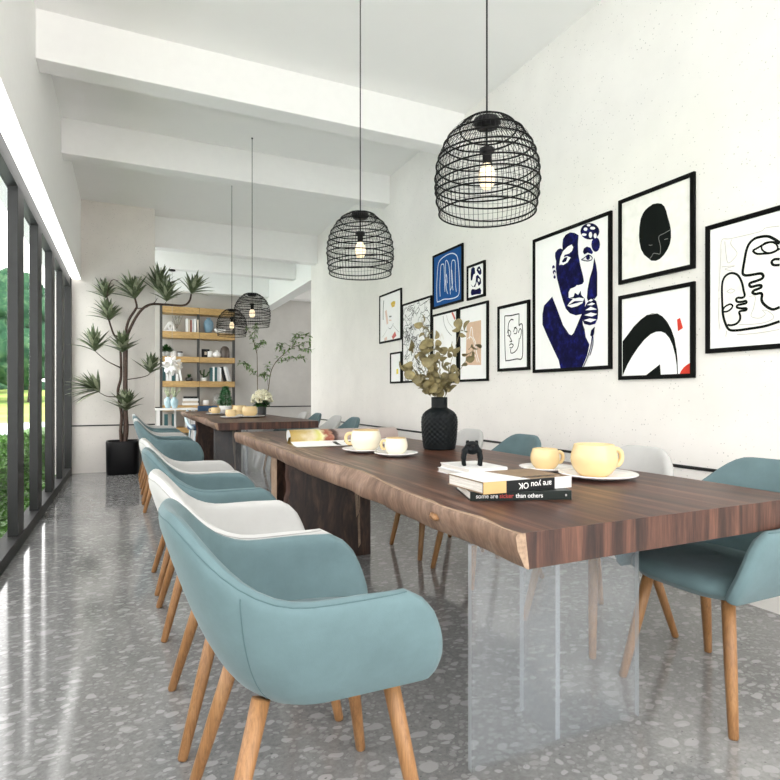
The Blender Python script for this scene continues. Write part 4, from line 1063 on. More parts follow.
# ------------------------------------------------------------------ black vase with eucalyptus
def quilt(a, z):
    if z < .02 or z > .245:
        return 1
    e = smooth(.02, .05, z) * (1 - smooth(.22, .245, z))
    u, v_ = a / (2 * PI) * 20, z / .031
    d = abs(((u + v_) % 1) - .5) + abs(((u - v_) % 1) - .5)
    return 1 + .050 * e * (d - .5)
vk = [(0, .094), (.006, .101), (.06, .1075), (.12, .1125), (.17, .1145), (.20, .112), (.222, .103), (.240, .087), (.252, .068), (.259, .055), (.264, .0505), (.322, .051)]
vz = [(.088, 0)]
for (za, ra), (zb_, rb) in zip(vk, vk[1:]):
    m_ = max(1, int((zb_ - za) / .0035))
    vz += [(ra + (rb - ra) * j / m_, za + (zb_ - za) * j / m_) for j in range(m_)]
vz += [(.050, .328), (.046, .328), (.044, .32), (.044, .25), (.001, .25)]
vs = thing('flower_vase', 'black quilted ceramic vase on the near table holding dried eucalyptus', 'vase', (1.79, 3.10, TZ))
MB().lathe(vz, 160, fn=quilt).build('vase_body', 'vase_black', vs)
EX, EY, EZ = 1.79, 3.10, TZ + .255
eu = thing('eucalyptus_bunch', 'dried olive eucalyptus branches standing in the black vase', 'plant', (EX, EY, EZ))
re = random.Random(7)
tips = [((405, 366), -.06), ((415, 345), .05), ((421, 320), .03), ((432, 330), -.05), ((462, 325), .02), ((476, 345), -.04), ((440, 350), .08), ((424, 335), .1), ((414, 375), -.1), ((452, 368), .04), ((430, 362), -.08)]
lf = MB()
def disc_leaf(mb, p, nrm, r, mi=0):
    nrm = nrm.normalized(); a = nrm.orthogonal().normalized()
    a = (a * math.cos(re.uniform(0, 6.28)) + nrm.cross(a) * math.sin(re.uniform(0, 6.28))).normalized(); b = nrm.cross(a)
    ring_ = [p + nrm * .010 * r / .03 * .0] + [p + (a * math.cos(t_) * r * 1.05 + b * math.sin(t_) * r * .86) + nrm * (.22 * r * math.cos(2 * t_)) for t_ in [2 * PI * i / 12 for i in range(12)]]
    mb.add(ring_, [(0, 1 + i, 1 + (i + 1) % 12) for i in range(12)], mi, True)
for (uv, dy) in tips:
    e = at(uv[0], uv[1], EY + dy * 1.0) - Vector((EX, EY, EZ))
    pth = catmull([Vector((re.uniform(-.02, .02), re.uniform(-.02, .02), -.20)), Vector((e.x * .12, e.y * .12, .06)), Vector((e.x * .55, e.y * .6, e.z * .55 + .02)), e], 8)
    MB().tube(pth, [.0028 - .0018 * i / len(pth) for i in range(len(pth))], 6).build('branch', 'stem_euc', eu)
    nl = int(6 + e.length * 12)
    for i in range(nl):
        q = .36 + .64 * i / (nl - 1)
        p = pth[min(len(pth) - 1, int(q * (len(pth) - 1)))]
        for sgn in (-1, 1):
            if re.random() < .22:
                continue
            n_ = Vector((re.uniform(-1, 1), -re.uniform(-.2, 1.0), re.uniform(-.6, 1.3)))
            if p.z < .085:
                continue
            off = Vector((sgn * re.uniform(.6, 1), re.uniform(-.6, .6), re.uniform(-.2, .5))).normalized() * .026
            disc_leaf(lf, p + off, n_, re.uniform(.022, .036))
lf.build('foliage', 'leaf_euc', eu)

# ------------------------------------------------------------------ books and figurine
def book(label, loc, rz, w, d, h, cover, group, spine=None, name='book', cat='book', bands=()):
    """spine along local x on the side facing -y"""
    root = thing(name, label, cat, loc, rz, group)
    c = min(.003, h * .14)
    MB().box(-w / 2, w / 2, -d / 2, d / 2, 0, c).box(-w / 2, w / 2, -d / 2, d / 2, h - c, h).build('cover', cover, root)
    MB().box(-w / 2 + .004, w / 2 - .004, -d / 2 + .003, d / 2 - .004, c, h - c).build('page_block', 'pages', root)
    sp_ = MB().box(-w / 2, w / 2, -d / 2 - .003, -d / 2 + .003, 0, h, bev=.0012)
    sp_.build('spine', spine or cover, root)
    for x0, x1, m in bands:
        MB().box(-w / 2 + x0 * w, -w / 2 + x1 * w, -d / 2 - .0036, -d / 2, -.0002, h + .0004).build('spine_band', m, root)
    return root


def text(name, body, size, mat_, parent, loc, rot, sx=1.0):
    cu = bpy.data.curves.new(name, 'FONT')
    cu.body = body; cu.size = size; cu.align_x = 'LEFT'; cu.align_y = 'CENTER'; cu.extrude = .0001; cu.offset = size * .010
    tmp = bpy.data.objects.new(name, cu); COL.objects.link(tmp)
    bpy.context.view_layer.update()
    me = bpy.data.meshes.new_from_object(tmp.evaluated_get(bpy.context.evaluated_depsgraph_get()))
    bpy.data.objects.remove(tmp); bpy.data.curves.remove(cu)
    me.name = name; me.materials.clear(); me.materials.append(M[mat_])
    o = bpy.data.objects.new(name, me); COL.objects.link(o)
    o.parent = parent; o.location = loc; o.rotation_euler = rot; o.scale = (sx, 1, 1)
    return o


GB = 'books stacked on the near table'
aD = math.atan2(1.432 - 1.55, 1.325 - 1.01)
wD, dD, hD = .338, .24, .030
cd = Vector((1.01, 1.55, 0)) + Vector((math.cos(aD), math.sin(aD), 0)) * wD / 2 + Vector((-math.sin(aD), math.cos(aD), 0)) * dD / 2
b1 = book('dark green-black book with small white and red spine lettering, lowest of the book stack', (cd.x, cd.y, TZ), aD, wD, dD, hD, 'greencov', GB)
sy = -dD / 2 - .0034
text('spine_title', 'some are', .0205, 'textw', b1, (-wD / 2 + .018, sy, hD / 2), (PI / 2, 0, 0), .95)
text('spine_title', 'sicker', .0205, 'textr', b1, (-wD / 2 + .096, sy, hD / 2), (PI / 2, 0, 0), .95)
text('spine_title', 'than others', .0205, 'textw', b1, (-wD / 2 + .150, sy, hD / 2), (PI / 2, 0, 0), .95)
text('spine_mark', 'III', .010, 'textw', b1, (wD / 2 - .022, sy, hD / 2), (PI / 2, 0, 0), .8)
Z2 = TZ + hD
P0, P1 = Vector((1.020, 1.492, 0)), Vector((1.375, 1.487, 0))
aT = math.atan2(P1.y - P0.y, P1.x - P0.x)
wT, dT, hT = (P1 - P0).length, .22, .037
ct = (P0 + P1) / 2 + Vector((-math.sin(aT), math.cos(aT), 0)) * dT / 2
b2 = book('thick book with black spine and white and tan cover, on top of the dark book', (ct.x, ct.y, Z2), aT, wT, dT, hT, 'tan', GB, 'blackcov', bands=((0, .245, 'kraft'), (.80, 1.0, 'whitecov')))
MB().add([(-wT / 2 + .002, -dT / 2, hT + .0006), (.01, -dT / 2, hT + .0006), (-.03, dT / 2, hT + .0006), (-wT / 2 + .002, dT / 2, hT + .0006)], [(0, 1, 2, 3)]).build('cover_panel', 'whitecov', b2)
text('spine_title', 'are you OK', .028, 'textw', b2, (wT / 2 - wT * .24, -dT / 2 - .0038, hT / 2), (PI / 2, PI, 0), 1.0)
cp = MB(); rc = random.Random(2)
for i in range(9):
    x0 = .0 + i * .016; cp.box(x0, x0 + rc.uniform(.008, .013), -.080 + rc.uniform(-.004, .004), -.058 + rc.uniform(-.006, .006), hT + .0003, hT + .0007)
cp.build('cover_print', 'blackcov', b2)
GW = 'white books under the black figurine'
aw = math.radians(-1)
w1 = book('pale grey book under the white one, beneath the black figurine', (1.366, 2.070, TZ), aw, .212, .262, .020, 'greycov', GW, 'greycov')
w2 = book('white book directly under the black figurine', (1.365, 2.075, TZ + .020), aw, .186, .245, .020, 'whitecov', GW)
fg = thing('animal_figurine', 'small black four-legged animal figurine standing on the white books', 'figurine', (1.345, 2.050, TZ + .040), -.45)
fb = MB()
for sx in (-1, 1):
    for dy_ in (-.012, .018):
        fb.tube(catmull([(sx * .034, dy_, 0), (sx * .036, dy_, .030), (sx * .031, dy_ * .8, .058), (sx * .016, 0, .078)], 5), [.0085] * 5 + [.0105] * 5 + [.014] * 5 + [.017], 10)
fb.blob((0, .002, .073), .034, .026, .026, 20, 12, 0, .05, 2)
fb.blob((0, -.004, .090), .028, .022, .016, 18, 12)
for sx in (-1, 1):
    fb.tube([(sx * .019, -.004, .096), (sx * .020, -.004, .108)], [.009, .006], 8)
fb.build('figurine_body', 'vase_black', fg)
MB().blob((0, -.027, .084), .010, .005, .007, 12, 8).build('muzzle', 'black', fg)

# ------------------------------------------------------------------ open magazine with a curled page
mg = thing('magazine', 'open glossy magazine with a curled food-photo page, far end of the near table', 'magazine', (.995, 3.55, TZ))
def strip(prof, x0, x1, nx=14):
    return [[(x0 + (x1 - x0) * k / nx, y, z) for k in range(nx + 1)] for y, z in prof]
MB().grid(strip([(0, .004), (.05, .007), (.10, .012), (.145, .020), (.165, .026)], .0, .78)).build('white_page', 'paper', mg)
cur = [(.165, .026), (.158, .040), (.160, .060), (.172, .080), (.195, .096), (.225, .103), (.255, .098), (.275, .082), (.282, .060), (.275, .038), (.255, .018), (.22, .006), (.15, .003)]
MB().grid(strip(catmull([(0, a, b) for a, b in cur], 3) and [(p.y, p.z) for p in catmull([(0, a, b) for a, b in cur], 3)], .0, .80)).build('curled_page', 'magpic', mg)
lo = MB().grid(strip([(0, .001), (.17, .002), (.27, .002)], .0, .78))
lo.build('back_pages', 'pages', mg)
cc = [(0, a - .0, b) for a, b in cur[2:11]]
MB().add([(.002, a, b) for _, a, b in cc] + [(.002, .222, .05)], [(i, i + 1, len(cc)) for i in range(len(cc) - 1)]).build('roll_end', 'greycov', mg)
pr = MB()
for x0, x1, m in ((.285, .315, 0), (.37, .47, 0)):
    pr.grid([[(x0 + (x1 - x0) * k / 3, y, z + .0007) for k in range(4)] for y, z in ((.03, .0057), (.05, .007), (.10, .012), (.14, .0192))], 0)
pr.build('printed_photo', 'charcoal', mg)
# ------------------------------------------------------------------ far table: flowers, little tree
fv = thing('flower_vase', 'square-topped charcoal stone vase on the far table under cream flowers', 'vase', (1.58, 7.30, TZ2))
MB().lathe([(.050, 0), (.053, .01), (.056, .16), (.053, .172), (.046, .172), (.045, .15), (.001, .15)], 28).build('vase_body', 'stone_vase', fv)
VX, VY, VZ = 1.58, 7.30, TZ2 + .165
fl = thing('flower_bouquet', 'cream blossoms over dark leaves with tall green twigs in the charcoal vase', 'flowers', (VX, VY, VZ))
rf = random.Random(21)
def blade(mb, p, d, L, w, mi=0, droop=.3, n=4, upv=Vector((0, 0, 1))):
    d = d.normalized(); side = d.cross(upv)
    if side.length < 1e-3:
        side = Vector((1, 0, 0))
    side.normalize()
    rows = []
    for k in range(n + 1):
        q = k / n
        c = p + d * (L * q) + Vector((0, 0, -droop * L * q * q))
        ww = w * math.sin(PI * (.12 + .88 * q) ** .8) * .5 + .0004
        nn = side.cross(d).normalized() * (ww * .35)
        rows.append([c - side * ww + nn, c, c + side * ww + nn])
    mb.grid(rows, mi)
lo = MB(); bl = MB(); tw = MB(); tl = MB()
for i in range(90):
    a = rf.uniform(0, 6.28); e = rf.uniform(-.15, .8)
    blade(lo, Vector((0, 0, .0)), Vector((math.cos(a), math.sin(a), e)), rf.uniform(.10, .145), .042, 0, .35)
for i in range(170):
    a = rf.uniform(0, 6.28); e = rf.uniform(-.25, 1.5); r = rf.uniform(.75, 1) * .135
    c = Vector((r * math.cos(a) * math.cos(e), r * math.sin(a) * math.cos(e), .045 + r * .95 * math.sin(e)))
    bl.blob(c, .019, .019, .017, 8, 5, 0, .5, 3, i)
lo.build('leaves', 'leaf_dark', fl); bl.build('blossoms', 'petal', fl)
def rel(u, v, dy=0):
    return at(u, v, VY + dy) - Vector((VX, VY, VZ))
br = [[(257.5, 390), (257.3, 366), (256.5, 350), (252, 338), (247, 328)], [(256.8, 354), (254, 342), (255, 332), (257, 326)], [(268.6, 388), (271, 372), (276, 362), (284, 354), (293.5, 347), (302, 344), (311, 342)],
      [(258, 377), (252, 371), (247, 365), (241.5, 363)], [(276, 361), (286, 360), (296, 357.5), (304, 357.5)], [(291, 349), (294, 339), (297, 333)], [(284, 354), (279, 347), (283, 344)], [(296, 345), (303, 350), (311, 349.5)],
      [(293, 346), (300, 336), (310, 336)], [(257.5, 376), (262, 375), (265, 374.5)], [(257, 351), (261, 344), (264, 342)], [(268, 386), (267, 372), (268, 364)]]
for bi, b in enumerate(br):
    dy = (.0, .05, -.06, .1, -.1, .04, .08, -.08, .0, -.05, .06, .03)[bi]
    pth = catmull([rel(u, v, dy * (k / (len(b) - 1) if bi in (0, 2, 11) else 1)) for k, (u, v) in enumerate(b)], 6)
    if bi in (0, 2):
        pth = [Vector((0, 0, -.11))] + pth
    tw.tube(pth, [.006 - .0042 * i / len(pth) if bi in (0, 2) else .0022 for i in range(len(pth))], 6)
    st = 14 if bi in (0, 2) else 3
    for i in range(st, len(pth)):
        for k in range(2 if bi in (0, 2) else 3):
            d = Vector((rf.uniform(-1, 1), rf.uniform(-1, 1), rf.uniform(-.5, .6)))
            blade(tl, pth[i] + Vector((rf.uniform(-.02, .02), rf.uniform(-.03, .03), rf.uniform(-.02, .02))), d, rf.uniform(.045, .075), .024, 0, .2, 3)
tw.build('twigs', 'twig', fl); tl.build('twig_leaves', 'leaf_green', fl)

TX, TY = 1.265, 8.24
tp = thing('plant_pot', 'white bowl-shaped pot of the little tree on the far table', 'pot', (TX, TY, TZ2))
MB().lathe([(.055, 0), (.062, .004), (.082, .06), (.09, .118), (.086, .122), (.078, .118), (.07, .09), (.001, .09)], 32).build('pot_body', 'porcelain', tp)
lt_ = thing('potted_tree', 'little bushy green tree growing in the white pot on the far table', 'plant', (TX, TY, TZ2 + .09))
MB().tube([(0, 0, -.0), (.003, 0, .10), (0, 0, .22)], [.008, .006, .003], 8).build('trunk', 'bark', lt_)
tf = MB()
for i in range(760):
    q = rf.random() ** 1.1; z = .03 + .27 * q; r = .095 * (1 - q) ** .7 * (1 if q > .12 else .7) + .006; a = rf.uniform(0, 6.28); r *= rf.uniform(.55, 1.05)
    blade(tf, Vector((r * math.cos(a), r * math.sin(a), z)), Vector((math.cos(a), math.sin(a), rf.uniform(-.1, .9))), rf.uniform(.03, .05), .026, 0, .3, 2)
tf.build('foliage', 'leaf_mid', lt_)
jr = thing('tea_light_holder', 'small black holder between the yellow cups and the charcoal vase', 'holder', (1.44, 7.62, TZ2))
MB().lathe([(.035, 0), (.042, .01), (.042, .085), (.036, .088), (.034, .05), (.001, .05)], 24).build('holder_body', 'black', jr)

# ------------------------------------------------------------------ dracaena in the planter
PX, PY = -.052, 8.66
pl = thing('planter', 'tall black planter with rounded corners standing before the pillar wall', 'planter', (PX, PY, 0))
def rrect(w, d, r, z, n=6):
    o = []
    for cx_, cy_, a0 in ((w - r, d - r, 0), (-w + r, d - r, PI / 2), (-w + r, -d + r, PI), (w - r, -d + r, 3 * PI / 2)):
        for k in range(n + 1):
            a = a0 + PI / 2 * k / n
            o.append((cx_ + r * math.cos(a), cy_ + r * math.sin(a), z))
    return o
MB().grid([rrect(.20, .18, .085, 0)] + [rrect(a, b, .085, z) for a, b, z in ((.205, .185, .01), (.21, .19, .44), (.208, .188, .452), (.200, .18, .456), (.190, .17, .45), (.188, .168, .38))], wrap=True).build('planter_body', 'pot_black', pl)
MB().add(rrect(.19, .17, .05, .40), [tuple(range(28))]).build('soil', 'soil', pl)
dr = thing('dracaena', 'tall branching dracaena with spiky leaf tufts in the black planter', 'plant', (PX, PY, .40))
O_ = Vector((PX, PY, .40))
def dp(x, y, dy=0):
    return at(60 + x / 4.875, 250 + y / 4.875, PY + dy) - O_
rd = random.Random(5)
stems = [([(300, 935), (296, 880), (300, 800), (283, 690), (297, 620), (296, 500), (292, 430), (265, 415), (247, 370), (240, 345)], .0, .017, .10),
         ([(310, 935), (318, 860), (316, 700), (315, 560), (316, 440), (332, 350), (368, 290), (374, 272), (365, 235)], .04, .020, -.05),
         ([(318, 938), (326, 870), (322, 780), (322, 600), (326, 440), (348, 370), (390, 300), (440, 266), (520, 266), (600, 270), (630, 250), (640, 215)], -.04, .019, -.12),
         ([(297, 575), (270, 562), (228, 540), (188, 508), (170, 490)], .0, .008, -.12),
         ([(290, 716), (262, 716), (225, 712), (185, 690)], .0, .008, -.10),
         ([(322, 632), (390, 622), (425, 612), (440, 600)], -.02, .007, -.16),
         ([(440, 266), (462, 255), (474, 235)], -.05, .008, .06), ([(374, 285), (420, 280), (450, 262), (500, 268), (520, 250)], -.05, .007, -.16),
         ([(245, 370), (228, 300), (232, 200), (244, 160), (262, 144), (285, 152)], .06, .006, .16)]
for pts, d0, r, d1 in stems:
    n_ = len(pts) - 1
    pth = catmull([dp(x, y, d0 + (d1 - d0) * k / n_) for k, (x, y) in enumerate(pts)], 6)
    r *= 1.35 if r > .015 else 1.1
    MB().tube(pth, [r * (1 - .55 * i / len(pth)) for i in range(len(pth))], 8).build('stem', 'bark', dr)
tufts = [((170, 495), -.12, (-.12, .0, 1), .26, 40), ((192, 692), -.10, (-.9, -.1, .55), .29, 48), ((240, 345), .10, (-.2, 0, 1), .25, 42), ((222, 235), .16, (-.15, 0, 1), .21, 34), ((365, 240), -.05, (-.32, -.1, 1), .28, 48),
         ((303, 500), -.10, (0, -.3, 1), .24, 44), ((322, 785), -.14, (0, -.3, 1), .25, 48), ((440, 602), -.16, (.12, -.1, 1), .22, 38), ((481, 212), .06, (.08, 0, 1), .32, 44), ((520, 252), -.16, (0, -.1, 1), .25, 44), ((640, 215), -.12, (.42, 0, 1), .25, 46)]
for (xy, dy, ax, L, n_) in tufts:
    mb = MB(); ax = Vector(ax).normalized(); p0 = dp(xy[0], xy[1], dy)
    e1 = ax.orthogonal().normalized(); e2 = ax.cross(e1)
    n_ = int(n_ * .82)
    for i in range(n_):
        q = i / n_; a = i * 2.4; sp_ = .25 + 1.25 * (1 - q)
        d = ax * (1.25 - .62 * (1 - q)) + (e1 * math.cos(a) + e2 * math.sin(a)) * (.22 + 1.0 * (1 - q)) * .80
        p = p0 + ax * (L * .42 * q)
        blade(mb, p, d, L * 1.42 * rd.uniform(.8, 1.08) * (.80 + .2 * (1 - q)),   .053, 0 if i % 3 else 1, rd.uniform(.05, .28), 6, (e1 * .1 + Vector((0, 0, 1))).normalized() if abs(d.normalized().z) < .95 else e1)
    for vv in mb.v:
        vv.y = min(vv.y, 8.885 - PY)
    mb.build('leaf_tuft', ['leaf_drac', 'leaf_drac_edge'], dr)

# ------------------------------------------------------------------ bookshelf on the back wall
BX, BY = 1.44, 13.40
bs = thing('bookshelf', 'tall open bookshelf of oak boards on dark metal posts at the back wall', 'bookshelf', (BX, BY, 0))
for x, yo in ((.672, 0), (1.45, .05), (2.225, .05)):
    MB().box(x - BX - .026, x - BX + .026, -.20 + yo, -.13 + yo, 0, 3.03).build('post', 'charcoal', bs)
SHZ = [(.24, .36), (.727, .850), (1.256, 1.385), (1.805, 1.925), (2.335, 2.475), (2.88, 3.02)]
for x0, x1 in ((.70, 1.463), (1.472, 2.235)):
    for z0, z1 in SHZ:
        MB().box(x0 - BX, x1 - BX, -.195, .18, z0, z1).build('shelf_board', 'shelf_oak', bs)
YB = 13.33
def X_(px):                                                          # shelf-front coordinate measured on the photo's 36-px-wide bays
    return .649 + (px - 160) * .02123
GBK = ['books standing on the upper left shelf', 'books standing on the third left shelf', 'books standing on the third right shelf', 'books lying on the lower left shelf']
def upright(name, label, x, z, w, h, d, cov, group, lean=0):
    r = thing(name, label, 'book', (x, YB, z + (0 if not lean else .5 * w * abs(math.sin(lean)))), 0, group)
    r.rotation_euler = (0, lean, 0)
    MB().box(-w / 2, w / 2, -d / 2, d / 2, 0, h).build('cover', cov, r)
    MB().box(-w / 2 + .005, w / 2 - .005, -d / 2 + .01, d / 2 + .001, .004, h + .0015).build('page_block', 'pages', r)
z4 = 2.475
for px, w, h, c, lab in ((186.3, .035, .30, 'whitecov', 'white book, leftmost in the upper left row'), (188.2, .04, .285, 'beigecov', 'beige book, second in the upper left row'), (190.3, .03, .27, 'redcov', 'red brown book, third in the upper left row'),
                         (192.0, .035, .295, 'greycov', 'grey book, fourth in the upper left row'), (194.3, .045, .30, 'whitecov', 'thick white book, fifth in the upper left row'), (197.0, .035, .285, 'beigecov', 'beige book, last in the upper left row')):
    upright('book', lab, X_(px), z4, w, h, .2, c, GBK[0])
z2 = 1.385
for px, w, h, c, lab in ((164, .06, .30, 'tealcov', 'dark teal book behind the white lamp, leftmost on the third shelf'), (167, .05, .31, 'whitecov', 'white book behind the white lamp, second on the third shelf'), (170, .05, .29, 'whitecov', 'white book behind the white lamp, third on the third shelf'),
                         (173, .06, .30, 'tealcov', 'dark teal book behind the white lamp, fourth on the third shelf'), (176.5, .05, .31, 'whitecov', 'white book just right of the white lamp')):
    upright('book', lab, X_(px), z2, w, h, .2, c, GBK[1])
upright('book', 'leaning white book, right end of the third left shelf row', X_(180.6), z2, .045, .33, .2, 'whitecov', GBK[1], -.17)
for px, w, h, c, lab in ((211, .05, .31, 'tealcov', 'dark teal book, leftmost in the right shelf row'), (213, .04, .33, 'whitecov', 'white book, second in the right shelf row'), (215.4, .05, .32, 'tealcov', 'dark teal book, third in the right shelf row'),
                         (218, .05, .33, 'greycov', 'pale grey book, fourth in the right shelf row'), (220, .035, .31, 'whitecov', 'white book, fifth in the right shelf row')):
    upright('book', lab, X_(px), z2, w, h, .2, c, GBK[2])
for px, w, h, c, lab in ((225.5, .045, .34, 'blackcov', 'leaning dark book in the right shelf row'), (227.8, .045, .34, 'whitecov', 'leaning white book in the right shelf row'), (229.8, .045, .34, 'greycov', 'leaning grey book, last in the right shelf row')):
    upright('book', lab, X_(px), z2, w, h, .2, c, GBK[2], -.24)
zz = .850
for h, c, w, lab in ((.05, 'whitecov', .33, 'white book at the bottom of the lying stack'), (.045, 'beigecov', .30, 'cream book in the middle of the lying stack'), (.055, 'whitecov', .32, 'white book under the dark one in the lying stack'), (.045, 'blackcov', .29, 'dark book on top of the lying stack')):
    r = thing('book', lab, 'book', (X_(190), YB, zz), 0, GBK[3]); zz += h + .0005
    MB().box(-w / 2, w / 2, -.1, .1, 0, h).build('cover', c, r); MB().box(-w / 2 + .004, w / 2 + .002, -.096, .096, .006, h - .006).build('page_block', 'pages', r)


def vessel(name, label, cat, px, z, prof, m, group=None, y=YB, x=None):
    o = MB().lathe(prof, 26).build(name, m)
    o.location = (X_(px) if x is None else x, y, z)
    return tag(o, label, cat, group)


VS = [(.05, 0), (.07, .02), (.105, .14), (.11, .22), (.09, .28), (.05, .31), (.045, .33), (.055, .345), (.04, .345), (.035, .31), (.001, .30)]
vessel('ceramic_vase', 'dusty blue vase on the upper right shelf', 'vase', 208.3, z4, VS, 'blue_mid')
vessel('bowl', 'white bowl on the upper right shelf behind the farthest lamp', 'bowl', 220, z4, [(.06, 0), (.11, .03), (.15, .10), (.14, .10), (.1, .035), (.001, .02)], 'porcelain')
sc = thing('sculpture', 'white knotted sculpture at the left of the upper shelf', 'sculpture', (X_(169.5), YB, z4))
MB().box(-.13, .13, -.07, .07, 0, .03, bev=.008).build('plinth', 'porcelain', sc)
MB().tube(catmull([(-.09, 0, .04), (-.06, .02, .12), (0, -.02, .20), (.05, .02, .13), (.02, .02, .05), (-.03, -.02, .12), (.03, 0, .21), (.08, .02, .11), (.09, 0, .04)], 6), .024, 10).build('loop', 'porcelain', sc)
sg = thing('shelf_sprig', 'thin green sprig behind the white sculpture on the upper shelf', 'plant', (X_(177), YB + .05, z4))
MB().lathe([(.025, 0), (.03, .06), (.02, .10), (.001, .10)], 16).build('bottle', 'clear', sg)
s1, s2 = MB(), MB()
for a in (-.35, -.1, .15, .4):
    p = [(math.sin(a) * .30 * q, 0, .08 + .28 * q) for q in (0, .5, 1)]
    s1.tube(p, .003, 5)
    for q in range(8):
        blade(s2, Vector((math.sin(a) * .3 * (.3 + q * .09), 0, .08 + .28 * (.3 + q * .09))), Vector((rd.uniform(-1, 1), rd.uniform(-.5, .5), .3)), .06, .025)
s1.build('stems', 'twig', sg); s2.build('sprig_leaves', 'leaf_drac_edge', sg)
z3 = 1.925
pp = thing('potted_shrub', 'round dark green shrub in a grey pot on the second left shelf', 'plant', (X_(166.5), YB, z3))
MB().lathe([(.06, 0), (.075, .10), (.07, .11), (.001, .10)], 24).build('pot_body', 'greycov', pp)
mb = MB()
for i in range(380):
    d = Vector((rd.gauss(0, 1), rd.gauss(0, 1), abs(rd.gauss(0, 1)))).normalized()
    blade(mb, Vector((d.x * .11, d.y * .10, .12 + d.z * .12)) * rd.uniform(.7, 1), d + Vector((0, 0, .2)), .06, .03, 0, .2, 2)
mb.build('foliage', 'leaf_dark', pp)
JAR = [(.05, 0), (.055, .005), (.055, .09), (.05, .095), (.046, .09), (.001, .085)]
vessel('candle_jar', 'white candle jar beside the shelf shrub', 'jar', 173.3, z3, [(a * 1.15, b * 1.25) for a, b in JAR], 'porcelain')
cj = vessel('candle_jar', 'pale jar with a dark lid on the second left shelf', 'jar', 179.7, z3, JAR, 'greycov')
cj.children or MB().lathe([(.056, .09), (.056, .118), (.001, .118)], 24).build('lid', 'blackcov', cj)
pf = thing('photo_frame', 'small black photo frame on the second right shelf', 'frame', (X_(205.3), YB, z3))
MB().box(-.085, .085, -.015, .015, 0, .19).build('frame_body', 'blackcov', pf); MB().box(-.025, .025, -.018, -.015, .06, .13).build('picture_sheet', 'beigecov', pf)
vessel('candle_jar', 'off-white jar beside the black photo frame', 'jar', 210, z3, [(a * 1.1, b * 1.5) for a, b in JAR], 'whitecov')
vessel('ceramic_vase', 'round white vase with a narrow neck on the second right shelf', 'vase', 217, z3, [(.04, 0), (.09, .03), (.10, .07), (.08, .11), (.03, .14), (.028, .17), (.02, .17), (.001, .15)], 'porcelain')
vessel('dome_sculpture', 'brown arched ceramic at the right of the second shelf', 'sculpture', 225.3, z3, [(.10, 0), (.105, .02), (.105, .15), (.09, .22), (.05, .265), (.001, .275)], 'brown_cer')
for px, lab, pm in ((188.7, 'small dark succulent in a bowl on the third left shelf', 'charcoal'), (203.5, 'branching cactus in a white pot on the third right shelf', 'porcelain')):
    cpot = thing('potted_cactus', lab, 'plant', (X_(px), YB, z2))
    MB().lathe([(.06, 0), (.075, .03), (.075, .075), (.068, .08), (.001, .07)], 24).build('pot_body', pm, cpot)
    c_ = MB()
    if pm == 'charcoal':
        for i in range(70):
            a = rd.uniform(0, 6.28)
            blade(c_, Vector((0, 0, .075)), Vector((math.cos(a), math.sin(a), rd.uniform(.3, 3))), rd.uniform(.07, .11), .03, 0, .05, 3)
    else:
        for sg_ in ([(0, 0, .07), (0, 0, .17), (.01, 0, .27)], [(0, 0, .14), (-.06, 0, .17), (-.075, 0, .25)], [(0, 0, .11), (.07, 0, .13), (.10, 0, .21)], [(.10, 0, .2), (.13, 0, .22), (.14, 0, .27)]):
            c_.tube(catmull(sg_, 4), .016, 8)
    c_.build('cactus_body', 'leaf_dark', cpot)
vessel('candle_jar', 'small white pot on the lower right shelf by the navy chair', 'pot', 205.5, .850, [(a * 1.2, b * 1.2) for a, b in JAR], 'porcelain')
gv = vessel('glass_dome', 'clear glass dome with pale dried flowers on the lower right shelf', 'dome', 217, .850, [(.09, 0), (.10, .02), (.10, .16), (.07, .25), (.001, .29)], 'clear')
mb = MB()
for i in range(40):
    a = rd.uniform(0, 6.28); blade(mb, Vector((0, 0, .05)), Vector((math.cos(a), math.sin(a), 2.2)), rd.uniform(.08, .17), .03)
mb.build('dried_flowers', 'whitecov', gv)
# bottom shelf behind the desk
for px, c, lab in ((166, 'tealcov', 'dark teal binder on the lowest shelf behind the desk leg'), (173.5, 'tealcov', 'second dark teal binder on the lowest shelf behind the desk')):
    upright('binder', lab, X_(px), .36, .07, .30, .22, c, 'binders on the lowest shelf')
upright('binder', 'white binder on the lowest shelf behind the navy chair', X_(187), .36, .10, .2, .22, 'whitecov', 'binders on the lowest shelf')

